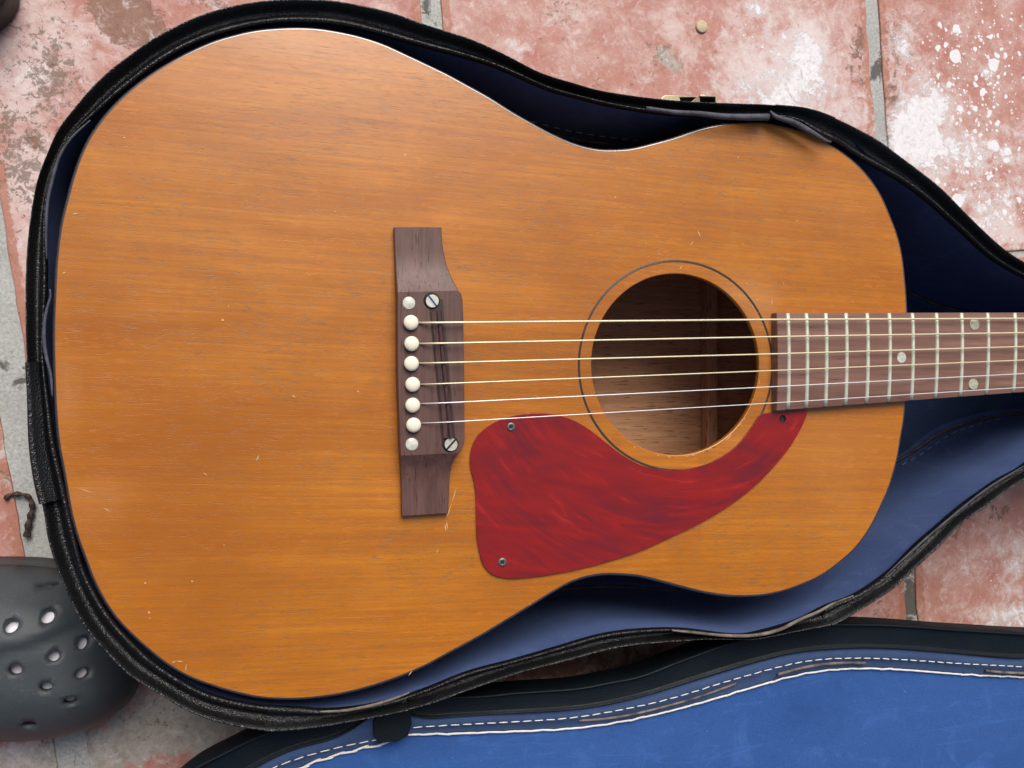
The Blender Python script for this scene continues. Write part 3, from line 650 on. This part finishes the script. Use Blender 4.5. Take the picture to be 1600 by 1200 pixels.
# hinge tabs joining lid and case
hp = [lidw(p, 0)[:2] for p in [(583,1128),(592,1108),(630,1095),(640,1098),(643,1130),(637,1147),(620,1156),(590,1158),(584,1148)]]
hz = lz(hp[0], .0012)
slab('hinge_tab', [tuple(p) for p in hp], hz - .004, hz, M_lidv, lid, bevel=.0005)

# ------------------------------------------------------------------ guitar
guitar = empty('acoustic_guitar', (W(700, 560, .014).x, 0, .014))
tag(guitar, 'worn honey brown acoustic guitar with red pickguard lying face up in the black case', 'guitar')
Gc = cw(GT, ZT, 420)
hole_c = W(1055, 569.4); rx = (W(1188, 569).x - W(922, 569).x) / 2; ry = (W(1055, 427).y - W(1055, 711.7).y) / 2
hc = ((W(1188, 569).x + W(922, 569).x) / 2, hole_c.y); rh = (rx + ry) / 2
print('hole', rx, ry, 'center', hc)
hole = circle(hc, rh, 96)
Gtop = []; c0 = Gc.mean(0)
nrm = np.roll(Gc, -1, 0) - np.roll(Gc, 1, 0); nrm = np.stack([nrm[:, 1], -nrm[:, 0]], 1); nrm /= np.linalg.norm(nrm, axis=1)[:, None]
if ((Gc - c0) * nrm).sum() > 0: nrm = -nrm          # inward
top_edge = Gc + nrm * .0015
V2, F2 = fill2d([tuple(p) for p in top_edge], [hole], .009)
# soundboard: top face, hole wall with its thickness, underside
n = len(V2); vs = [(a, b, ZT) for a, b in V2] + [(a, b, ZT - .0028) for a, b in V2]; fs = list(F2) + [tuple(n + i for i in reversed(f)) for f in F2]
b0 = len(vs)
for k, (dr, dz) in enumerate(((0, 0), (-.0003, -.00012), (-.0005, -.0005), (-.0005, -.0028))):
    vs += [(hc[0] + (rh + dr) * math.cos(2 * math.pi * i / 96), hc[1] + (rh + dr) * math.sin(2 * math.pi * i / 96), ZT + dz) for i in range(96)]
for k in range(3):
    fs += [(b0 + k * 96 + i, b0 + k * 96 + (i + 1) % 96, b0 + (k + 1) * 96 + (i + 1) % 96, b0 + (k + 1) * 96 + i) for i in range(96)]
sb = mesh_obj('soundboard', vs, fs, M_top, guitar, smooth=False)
add_attr(sb, 'tone', blobs([(300, 700, 150, .5, 100), (230, 830, 150, .45, 90), (130, 480, 110, .4, 200), (450, 680, 120, .25, 30), (350, 980, 160, .35, 90), (430, 880, 200, .12, 50), (520, 1040, 160, .25, 30), (700, 950, 120, .12), (300, 940, 90, .2)], ZT))  # wood tone zones; lower left also darkened to paint in weaker light
add_attr(sb, 'pale', blobs([(420, 60, 90, .4, 20), (150, 780, 40, .5, 22), (1190, 470, 20, .7, 34), (1150, 455, 24, .6, 20), (1160, 700, 26, .4, 20), (100, 620, 14, .4, 60), (930, 690, 20, .3), (1200, 560, 10, .5, 60), (145, 820, 26, .4, 10), (1300, 700, 80, .25, 120), (1320, 330, 60, .2, 60)], ZT))
ribbon('binding', Gc, top_edge, [(0, ZT - .006), (-.0, ZT - .0018), (.08, ZT - .0010), (.28, ZT - .0005), (.55, ZT - .0001), (.85, ZT + .0001), (1.1, ZT + .00012)], M_bind, guitar)
sidec = Gc + nrm * .0007
ribbon('side', sidec, Gc + nrm * .003, [(0, ZT - .0055), (0, .018), (1, .018), (1, ZT - .0028)], M_in, guitar)
osid = ribbon('side', Gc + nrm * .0003, Gc, [(0, ZT - .0058), (0, .016)], M_side, guitar)
bkv, bkf = fill2d([tuple(p) for p in sidec[::3]], (), .03)
back = mesh_obj('back', [(a, b, .0182) for a, b in bkv] + [(a, b, .0148) for a, b in bkv], list(bkf) + [tuple(len(bkv) + i for i in f) for f in bkf], M_in, guitar)
def brace(px, w_, h_):
    x = W(px, 569, .020).x; bm = bmesh.new(); ys = Gc[np.abs(Gc[:, 0] - x) < .006][:, 1]
    boxm(bm, Vector((x, (ys.max() + ys.min()) / 2, .018 + h_ / 2)), (w_, (ys.max() - ys.min()) - .012, h_))
    return bm_obj('brace', bm, M_spruce, back, .0015)
brace(1104, .0075, .012); brace(700, .0075, .012)
bm = bmesh.new(); xr = Gc[:, 0].max(); boxm(bm, Vector((xr - .022, W(1400, 558).y, .064)), (.034, .08, .092)); bm_obj('neck_block', bm, M_spruce, guitar, .001)
# rosette ring
rc = ((W(1207, 571).x + W(904, 571).x) / 2, (W(1055, 407.5).y + W(1055, 735).y) / 2); rr_ = ((W(1207, 571).x - W(904, 571).x) / 2 + (W(1055, 407.5).y - W(1055, 735).y) / 2) / 2
prof = [(rr_ - .0008, ZT - .0003), (rr_ - .0007, ZT + .00012), (rr_ - .00025, ZT + .00016), (rr_ - .0002, ZT + .00008), (rr_ - .0001, ZT + .00008), (rr_, ZT + .00016), (rr_ + .00045, ZT + .00012), (rr_ + .00055, ZT - .0003)]
lathe('rosette_ring', prof, (rc[0], rc[1], 0), M_ring, guitar, 128)
# scratches and nicks (bare wood)
def nicks():
    v = []; f = []
    segs = [((700, 828), (697, 812)), ((697, 830), (695, 818)), ((685, 856), (682, 866)), ((713, 762), (706, 785)), ((706, 785), (697, 812)), ((644, 1048), (638, 1056)), ((160, 792), (174, 801)), ((316, 738), (326, 744)), ((120, 762), (150, 772)),
            ((268, 1036), (275, 1033)), ((275, 1033), (287, 1034)), ((291, 1037), (290, 1050)), ((990, 888), (992, 891)), ((1088, 358), (1096, 372)), ((1078, 384), (1084, 376)), ((1100, 458), (1106, 466)), ((1062, 421), (1066, 415)), ((1152, 458), (1158, 466)), ((1146, 466), (1150, 460)), ((1163, 440), (1170, 446)),
            ((1172, 474), (1180, 484)), ((963, 305), (960, 311)), ((1158, 380), (1163, 384)), ((455, 618), (463, 621)), ((112, 335), (124, 333)), ((96, 428), (104, 425)), ((827, 943), (829, 945)), ((405, 710), (400, 722)), ((990, 700), (993, 697)), ((1120, 1), (1121, 2)), ((1330, 470), (1334, 474)), ((1222, 440), (1226, 446)), ((1205, 478), (1207, 466)), ((520, 330), (526, 331)), ((760, 880), (763, 884))]
    for a, b in segs:
        if a[1] < 10: continue
        A = W(*a, ZT + .00018); B = W(*b, ZT + .00018); d = (B - A).normalized(); s = Vector((-d.y, d.x, 0)) * random.uniform(.00018, .00034)
        k = len(v); m = (A + B) / 2; v += [A, m - s, B, m + s * 1.2]; f.append((k, k + 1, k + 2, k + 3))
    for x, y, r in [(348, 500, 3.2), (357, 478, 1.4), (194, 215, 1.8), (633, 242, 2.2), (560, 612, 1.8), (300, 908, 2.0), (227, 911, 1.8), (233, 957, 2.6), (234, 966, 1.4), (350, 852, 1.4), (885, 892, 1.8), (1154, 246, 1.5), (745, 834, 1.3), (1010, 380, 1.2), (830, 470, 1.3), (470, 250, 1.0), (1328, 560, 1.1), (1300, 800, 1.2), (1245, 345, 1.2)]:
        k = len(v); m = 7
        for i in range(m):
            q = 2 * math.pi * i / m; rr = r * random.uniform(.6, 1.2); v.append(W(x + rr * math.cos(q), y + rr * .8 * math.sin(q), ZT + .00018))
        f.append(tuple(range(k, k + m)))
    # chipped lower lip of the sound hole
    for i in range(46):
        q = R(random.gauss(-72, 24)); r = rh + random.uniform(.0001, .0009); L = random.uniform(.0004, .0022)
        a = (hc[0] + r * math.cos(q), hc[1] + r * math.sin(q)); t = Vector((-math.sin(q), math.cos(q), 0)); s = Vector((math.cos(q), math.sin(q), 0)) * random.uniform(.0001, .00032)
        A = Vector((a[0], a[1], ZT + .00018)); k = len(v); v += [A - t * L, A - s, A + t * L, A + s]; f.append((k, k + 1, k + 2, k + 3))
    for i in range(16):
        x, y = random.gauss(1162, 12), random.gauss(466, 12); k = len(v); a = W(x, y, ZT + .0002); d = random.uniform(.0003, .0009)
        v += [a, a + Vector((d * .8, -d * .3, 0)), a + Vector((d, -d, 0)), a + Vector((.1 * d, -d * .6, 0))]; f.append((k, k + 1, k + 2, k + 3))
    keep = [q for q in f if all(math.hypot(v[i][0] - hc[0], v[i][1] - hc[1]) > rh + .00008 for i in q)]
    return v, keep
nv, nf = nicks(); tag(mesh_obj('scratch_marks', nv, nf, M_scr, guitar, smooth=False), kind='stuff')

# bridge
secs = [(355, 615.6, 690, .004), (380, 616.4, 691, .004), (404, 617.5, 695, .0042), (422, 618.3, 700, .0050), (434, 619, 705, .0062), (446, 620, 711, .0077), (456.5, 620.5, 716.5, .0092), (457.5, 620.6, 717.2, .0092), (461, 621, 720.5, .0092), (470, 621, 723, .0092), (500, 621, 724, .0092), (580, 621.3, 725.3, .0092),
        (660, 624, 726, .0092), (692, 625, 726, .0092), (700, 625.4, 724.5, .0092), (706, 625.6, 721.5, .0092), (711, 626, 718, .0092), (712, 626, 717.3, .0092), (722, 626.2, 710, .0074), (732, 626.5, 706, .0058), (748, 626.8, 703.2, .0046), (770, 627.3, 702, .004), (806, 628, 700.6, .004)]
def refine(a, b, n):
    return [tuple(x + (y - x) * (i / n) if j < 3 else x + (y - x) * (i / n) ** 1.0 for j, (x, y) in enumerate(zip(a, b))) for i in range(n)]
def smooth_ramp(lst):
    P = spline([(q[0], q[1], q[2], q[3] * 4000) for q in lst], len(lst) * 6, closed=False); return [(p[0], p[1], p[2], p[3] / 4000) for p in P]
secs = smooth_ramp(secs[:7]) + secs[7:18] + smooth_ramp(secs[18:])
bv_ = []; bf_ = []; ch = .0005
for y, xl, xr_, h in secs:
    z = ZT + h; a = W(xl, y, z); b = W(xr_, y - (2.5 if y > 355 else 0) * (1 if y < 700 else 1.8), z)
    d = (b - a).normalized()
    for p, zz in ((a, ZT - .0002), (a, z - ch), (a + d * ch * .3, z - ch * .3), (a + d * ch, z), (b - d * ch, z), (b - d * ch * .3, z - ch * .3), (b, z - ch), (b, ZT - .0002)):
        bv_.append((p.x, p.y, zz))
for i in range(len(secs) - 1):
    for j in range(7): bf_.append((i * 8 + j, i * 8 + j + 1, (i + 1) * 8 + j + 1, (i + 1) * 8 + j))
bf_ += [tuple(range(7, -1, -1)), tuple((len(secs) - 1) * 8 + j for j in range(8))]
bridge = mesh_obj('bridge', bv_, bf_, M_rose, guitar, smooth=False)
ZB = ZT + .0092
pins = [(642, 504), (643, 537), (642.6, 568), (644.6, 600.6), (644.6, 633), (646, 664)]
pr = .0037
pprofile = [(0, .0022), (pr * .4, .00215), (pr * .75, .0018), (pr * .93, .0012), (pr, .0007), (pr * .93, -.0001), (pr * .7, -.0006)]
pin0 = lathe('bridge_pin', pprofile, W(*pins[0], ZB + .0015), M_pin, bridge)
for p in pins[1:]:
    c = pin0.copy(); S.collection.objects.link(c); c.location = pin0.location + (W(*p, ZB + .0015) - W(*pins[0], ZB + .0015))
dp = [(0, .0002), (.0029, .0002), (.0031, .00005), (.0031, -.0005)]
for p in ((639, 473.4), (643.6, 694)): lathe('pearl_dot', dp, W(*p, ZB), M_pearl, bridge)
# slot, saddle, adjusting screws
def quadbar(name, a, b, w0, z0, prof, mat, parent):
    """bar from a to b with a cross profile of (offset, dz)"""
    A, B = Vector((a.x, a.y, z0)), Vector((b.x, b.y, z0)); d = (B - A).normalized(); s = Vector((-d.y, d.x, 0)); m = len(prof); v = []
    for P in (A, B):
        for o_, dz in prof: v.append(P + s * o_ * w0 + Vector((0, 0, dz)))
    f = [(j, j + 1, m + j + 1, m + j) for j in range(m - 1)] + [tuple(range(m)), tuple(reversed(range(m, 2 * m)))]
    return mesh_obj(name, v, f, mat, parent, smooth=False)
quadbar('saddle_slot', W(680.5, 468, ZB), W(701.5, 697, ZB), .0036, ZB, [(-1, -.001), (-1, .00008), (1, .00008), (1, -.001)], M_slot, bridge)  # dark strip laid on the bridge, its colour standing for shade in the slot
quadbar('saddle', W(681, 487, ZB), W(700.5, 684, ZB), .0028, ZB, [(-1, -.001), (-.95, .0006), (-.75, .0012), (-.05, .0016), (.1, .0030), (.35, .0033), (.55, .0030), (.8, .0012), (.95, .0006), (.98, -.001)], M_saddle, bridge)
for p, a, mt in (((675.3, 470.5), R(-52), M_tape), ((704.5, 694.5), R(48), M_dark)):
    loc = W(*p, ZB + .0006)
    lathe('screw_socket', [(0, .0001), (.0041, .00012), (.0042, -.0004)], W(p[0] - .8, p[1] - .8, ZB), M_dark, bridge)
    r = .0033; z_ = .0008
    # slotted head: two half discs with a gap
    vv = []; ffc = []
    for sgn_ in (1, -1):
        k = len(vv); pts = []
        for i in range(15):
            q = math.pi * i / 14; x_, y_ = r * math.cos(q), r * math.sin(q)
            pts.append((x_, sgn_ * max(y_, .00055)))
        for zz in (z_, -.0006):
            vv += [(x_ * (1 if zz < z_ else .95), y_ * (1 if zz < z_ else .97), zz) for x_, y_ in pts]
        ffc.append(tuple(range(k, k + 15))); ffc += [(k + i, k + (i + 1) % 15, k + 15 + (i + 1) % 15, k + 15 + i) for i in range(15)]
    k = len(vv)
    o = mesh_obj('saddle_screw', [(x_ * math.cos(a) - y_ * math.sin(a) + loc.x, x_ * math.sin(a) + y_ * math.cos(a) + loc.y, zz + loc.z) for x_, y_, zz in vv], ffc, M_steel, bridge, smooth=False)
    q0 = mesh_obj('screw_slot', [(x_ * math.cos(a) - y_ * math.sin(a) + loc.x, x_ * math.sin(a) + y_ * math.cos(a) + loc.y, loc.z + .0002) for x_, y_ in ((-.0031, -.0008), (.0031, -.0008), (.0031, .0008), (-.0031, .0008))], [(0, 1, 2, 3)], mt, bridge, smooth=False)

# pickguard
PG = [(734.5,719),(736,704),(742,688),(751,676),(768,663),(788,654),(807,649),(829,646.5),(853,646.5),(875,650),(894,656),(913,666),(932.6,680),(952,695.5),(974,712),(1000,726),(1018.7,731.5),(1047,735),(1077,732.5),(1105,725),(1131,712),(1152,696),(1168,677),(1180,660),(1187,649.5),(1192,646.8),(1210,644.5),(1235,642.8),(1261,641.2),(1262,642.5),(1259,653),(1247,678),(1229,706),(1205,734),(1180,759),(1140,790),(1093,818),(1047,840),(1000,861),(937,881),(889,892.5),(841,900.5),(804.5,904),(785,902.5),(768,896.5),(756,883.6),(749,862),(745,835),(744,799),(743.5,775),(740.5,751),(736,734)]
ZP = ZT + .0014
pgc = spline([W(x, y, ZP)[:2] for x, y in PG], 300)
hw_ = W(1223, 654.5, ZP)
pg = slab('pickguard', [tuple(p) for p in pgc], ZT + .00025, ZP, M_guard, guitar, holes=[circle((hw_.x, hw_.y), .0021, 20)], bevel=.0009)
lathe('screw_hole', [(0, .0), (.0012, .0), (.002, .0001)], W(1223, 654.5, ZT + .0004), M_dark, pg, 20)
for p in ((798.5, 667), (785, 878.5)):
    sc = lathe('screw', [(0, .0001), (.0006, .0002), (.0011, .0006), (.0018, .0006), (.0023, .0003), (.0024, -.0001)], W(*p, ZP), M_dsteel, pg, 24)
    L = W(*p, ZP + .00055)
    for k in range(2):
        a = .6 + k * math.pi / 2; c_, s_ = math.cos(a), math.sin(a)
        mesh_obj('screw_cross', [(L.x + x_ * c_ - y_ * s_, L.y + x_ * s_ + y_ * c_, L.z + .0001 + k * .00003) for x_, y_ in ((-.0013, -.0003), (.0013, -.0003), (.0013, .0003), (-.0013, .0003))], [(0, 1, 2, 3)], M_dark, sc, smooth=False)

# fretboard, neck, frets
ZFB = ZT + .0062
fb = lambda x, t: (488.5, 642 - (x - 1208) * (642 - 612.6) / 392)[t]
A0, A1 = W(1214.5, 488.7, ZFB), W(1214.5, 641.3, ZFB); B0, B1 = W(1600, 488.2, ZFB), W(1600, 612.4, ZFB)
f20, f10 = W(1232.2, 565, ZFB).x, W(1587.3, 550, ZFB).x
sc_ = (f10 - f20) / (2 ** (-10 / 12) - 2 ** (-20 / 12)); nut_x = f20 + sc_ * (2 ** (0) - 2 ** (-20 / 12)); fx = lambda k: f20 + sc_ * (2 ** (-k / 12) - 2 ** (-20 / 12))
print('scale length', sc_, 'nut x', nut_x)
def fb_edge(x, t):
    a, b = (A0, B0) if t == 0 else (A1, B1); return a.y + (x - a.x) / (b.x - a.x) * (b.y - a.y)
XB0 = A0.x; bv2 = []; m = 11
crown = lambda s: .0009 * (1 - (2 * s - 1) ** 2)
xs = [XB0, XB0 + .0003] + [XB0 + (nut_x - XB0) * i / 10 for i in range(1, 11)]
for ix, x in enumerate(xs):
    y0, y1 = fb_edge(x, 0), fb_edge(x, 1)
    row = [(x, y0, ZFB - .0062)] + [(x, y0 + (y1 - y0) * j / (m - 1), ZFB - .0006 + crown(j / (m - 1)) - (.0006 if ix == 0 else 0) - (.0004 if j in (0, m - 1) else 0)) for j in range(m)] + [(x, y1, ZFB - .0062)]
    bv2 += row
k = m + 2; bfc = [(i * k + j, i * k + j + 1, (i + 1) * k + j + 1, (i + 1) * k + j) for i in range(len(xs) - 1) for j in range(k - 1)]
bfc += [tuple(range(k)), tuple((len(xs) - 1) * k + j for j in range(k))]
board = mesh_obj('fretboard', bv2, bfc, M_fret_w, guitar, smooth=False)
slant = -(W(1541, 610, ZFB).x - W(1544.5, 492, ZFB).x) * 0
for kf in range(20, 0, -1):
    x = fx(kf); pxt = None
    y0, y1 = fb_edge(x, 0) - .0002, fb_edge(x, 1) + .0002; v = []; seg = 12; rw, rhh = .00115, .0011
    for j in range(seg + 1):
        s = j / seg; y = y0 + (y1 - y0) * s; z = ZFB - .0006 + crown(s); e = .55 if j in (0, seg) else 1
        xx = x - .0012 * s * ((20 - kf) / 10)
        for i in range(7):
            q = math.pi * i / 6; v.append((xx - rw * math.cos(q), y, z - .0002 + rhh * math.sin(q) * e))
    f = [(j * 7 + i, j * 7 + i + 1, (j + 1) * 7 + i + 1, (j + 1) * 7 + i) for j in range(seg) for i in range(6)] + [tuple(range(7)), tuple(seg * 7 + i for i in range(7))]
    mesh_obj('fret', v, f, M_fretm, board)
for (p, mt, lab) in (((1408.5, 558.5), M_pearl, 1), ((1523, 507), M_pearl2, 1), ((1521, 600.5), M_pearl2, 1)):
    lathe('inlay_dot', [(0, .0002), (.0030, .0002), (.0033, .00006), (.0033, -.0006)], W(*p, ZFB + .0001), mt, board, 28)
for kk in (9, 7, 5, 3):
    x = (fx(kk) + fx(kk - 1)) / 2; lathe('inlay_dot', [(0, .0004), (.0030, .0004), (.0033, .0002), (.0033, -.0006)], Vector((x, (fb_edge(x, 0) + fb_edge(x, 1)) / 2, ZFB)), M_pearl2, board, 24)
# neck under the board, headstock beyond the frame
v = []; xs2 = [xr - .001] + [xr + .02 + (nut_x - xr - .02) * i / 8 for i in range(9)]; mm = 13
for i, x in enumerate(xs2):
    y0, y1 = fb_edge(x, 0) - .0006, fb_edge(x, 1) + .0006; c_ = (y0 + y1) / 2; hwid = (y0 - y1) / 2; dep = .075 if i == 0 else (.028 if i == 1 else .019)
    for j in range(mm):
        q = math.pi * j / (mm - 1); v.append((x, c_ + hwid * math.cos(q), ZFB - .0063 - dep * math.sin(q) ** .8))
f = [(i * mm + j, i * mm + j + 1, (i + 1) * mm + j + 1, (i + 1) * mm + j) for i in range(len(xs2) - 1) for j in range(mm - 1)]
mesh_obj('neck', v, f, M_side, guitar)
y0, y1 = fb_edge(nut_x, 0), fb_edge(nut_x, 1); cy = (y0 + y1) / 2
bm = bmesh.new(); boxm(bm, Vector((nut_x + .0025, cy, ZFB - .001)), (.005, y0 - y1, .009)); bm_obj('nut', bm, M_pin, guitar, .0004)
hs = [(nut_x + .005, cy + .022), (nut_x + .03, cy + .028), (nut_x + .09, cy + .034), (nut_x + .15, cy + .030), (nut_x + .17, cy + .01), (nut_x + .165, cy), (nut_x + .17, cy - .01), (nut_x + .15, cy - .030), (nut_x + .09, cy - .034), (nut_x + .03, cy - .028), (nut_x + .005, cy - .022)]
slab('headstock', hs, ZFB - .018, ZFB - .004, M_side, guitar, bevel=.001)

# strings
st = [((652, 504.4), (1220, 499.3), (1600, 497.7), .00056), ((653, 537), (1220, 526), (1600, 519.9), .00047), ((653, 567.6), (1220, 552.7), (1600, 541.6), .00042),
      ((655, 600.6), (1220, 578.6), (1600, 562.7), .00036), ((655, 630.8), (1220, 603.7), (1600, 583.8), .00029), ((656, 661.2), (1220, 629), (1600, 605.2), .00024)]
for i, (a, b, c, r) in enumerate(st):
    sy = a[1] + (b[1] - a[1]) * 30 / 568
    p0 = W(a[0], a[1], ZB + .0004); p1 = W(684 + i * 3.4, sy, ZB + .0042); p2 = W(*b, ZFB + .0042); p3 = W(*c, ZFB + .0030)
    p4 = p3 + (p3 - p2) * ((nut_x - p3.x) / (p3.x - p2.x)); p4.z = ZFB + .0015
    q = [p0, p0 * .35 + p1 * .65 + Vector((0, 0, .0004)), p1, p1 + Vector((.002, 0, 0)) + (p2 - p1) * .001]
    pts = q[:3] + [p1 * .8 + p2 * .2, p1 * .5 + p2 * .5, p2, p3, p4]
    tube('string', pts, r, M_bronze if i < 4 else M_plain, guitar, 8, n=0)

# ------------------------------------------------------------------ foam clog at the lower left
def clog(name, outl_px, zsole, mat, mliner, holes_px, label, crease=None, hmax=.062, upper_x=None, z_ref=.03):
    oc = spline([W(x, y, z_ref)[:2] for x, y in outl_px], 160); cx = oc.mean(0)
    root = empty(name, (cx[0], cx[1], 0)); tag(root, label, 'shoe')
    def h(P):
        d = dist_poly(P, oc); s = np.clip(d / .043, 0, 1)
        z = zsole + (hmax - zsole) * (1 - (1 - s) ** 2.4) ** .62
        if crease:
            for (a, b, amt, wdt) in crease:
                A = np.array(W(*a, .055)[:2]); B = np.array(W(*b, .055)[:2]); t = (B - A) / np.linalg.norm(B - A); nn = np.array([-t[1], t[0]])
                q = (P - A) @ nn; tt_ = (P - A) @ t / np.linalg.norm(B - A); bow = .004 * np.sin(np.clip(tt_, 0, 1) * math.pi)
                z = z + amt / (1 + np.exp(-(q + bow) / wdt)) * np.clip((d - .004) / .01, 0, 1) * np.clip(3 - 3 * np.abs(tt_ - .5), 0, 1)
        return z
    # upper only over the front part
    up = oc if upper_x is None else None
    if up is None:
        X = W(upper_x, 1000, z_ref).x; front = oc[oc[:, 0] > X]; ang = np.arctan2(front[:, 1] - cx[1], front[:, 0] - X); up = front[np.argsort(ang)]
    inset = np.array(up)
    HO = []
    for hx, hy, hr, hry in holes_px:
        z = .055
        for _ in range(5):
            p = W(hx, hy, z); z = float(h(np.array([[p.x, p.y]]))[0])
        p = W(hx, hy, z); s = abs(W(hx + 10, hy, z).x - p.x) / 10; HO.append(circle((p.x, p.y), hr * s, 20, hry * s))
    Vv, Ff = fill2d([tuple(p) for p in inset], HO, .0026)
    zz = h(Vv); me = bpy.data.meshes.new('upper'); me.from_pydata([(a, b, c) for (a, b), c in zip(Vv, zz)], [], Ff); me.materials.append(mat)
    me.polygons.foreach_set("use_smooth", [True] * len(Ff))
    bm = bmesh.new(); bm.from_mesh(me); bmesh.ops.recalc_face_normals(bm, faces=bm.faces)
    if sum(f.normal.z for f in bm.faces) < 0: bmesh.ops.reverse_faces(bm, faces=bm.faces)
    bm.to_mesh(me); bm.free()
    o = bpy.data.objects.new('upper', me); link(o, root); md = o.modifiers.new('solid', 'SOLIDIFY'); md.thickness = .0042; md.offset = -1
    slab('sole', [tuple(p) for p in oc], .004, zsole + .001, mat, root, bevel=.002)
    if mliner:
        c_ = np.array(inset).mean(0); li = c_ + (inset - c_) * .86
        V3, F3 = fill2d([tuple(p) for p in li], (), .006); z3 = np.maximum(h(V3) - .0078, zsole)
        mesh_obj('liner', [(a, b, c) for (a, b), c in zip(V3, z3)], F3, mliner, root)
    return root
OUT = [(-620,930),(-450,905),(-250,893),(-100,886),(0,884),(60,887),(110,897),(150,920),(185,955),(208,995),(218,1035),(216,1068),(200,1100),(172,1124),(140,1141),(100,1152),(50,1158),(-20,1158),(-120,1150),(-300,1130),(-480,1120),(-640,1110),(-720,1070),(-735,1010),(-700,955)]
HOLES = [(80,910,17,3.2),(17,977,11.5,11.5),(76,961,11.5,11.5),(131,1003,10,10),(84.5,1025,9.5,9.5),(23,1047,11,10.5),(130,1052,10,9),(71,1074,10,9.5),(110,1096,10.5,9.5),(45,1133,12,8),(-50,985,11.5,11.5),(-38,1055,11,10.5),(10,1105,10,9)]
clog('foam_clog', OUT, .024, M_clog, M_white, HOLES[:12], 'dark grey foam clog with round vent holes, toe tucked beside the guitar case',
     crease=[((-60, 1013), (150, 958), .0032, .0005), ((-60, 912), (110, 928), -.0026, .0005)], hmax=.066, upper_x=-230)
OUT2 = [(26,-16),(22,8),(10,28),(-8,44),(-36,58),(-70,66),(-200,90),(-400,80),(-480,30),(-490,-60),(-440,-130),(-260,-170),(-80,-160),(-10,-120),(20,-64)]
clog('black_shoe', OUT2, .02, M_black, None, [], 'black rounded shoe edge showing at the top left corner on the tiles', hmax=.05, upper_x=None, z_ref=.01)

# ------------------------------------------------------------------ small things on the floor
tw = tube('twig', [W(x, y, ZF + .0015) for x, y in ((8, 780), (14, 774), (26, 772), (40, 774), (49, 782), (50, 795), (46, 812), (43, 826), (42, 838))], lambda s: .0011 + .0007 * s + .0004 * math.sin(s * 40), M_twig, None, 8, n=60)
tag(tw, 'dark hooked dry twig lying on the grey grout left of the case', 'twig')
dk = lathe('round_chip', [(0, .0012), (.0038, .0012), (.0043, .0009), (.0044, 0)], W(1096, 42, ZF + .0003), M_tan, None, 12)
tag(dk, 'small round tan disc lying on the pink tile above the case latch', 'disc')
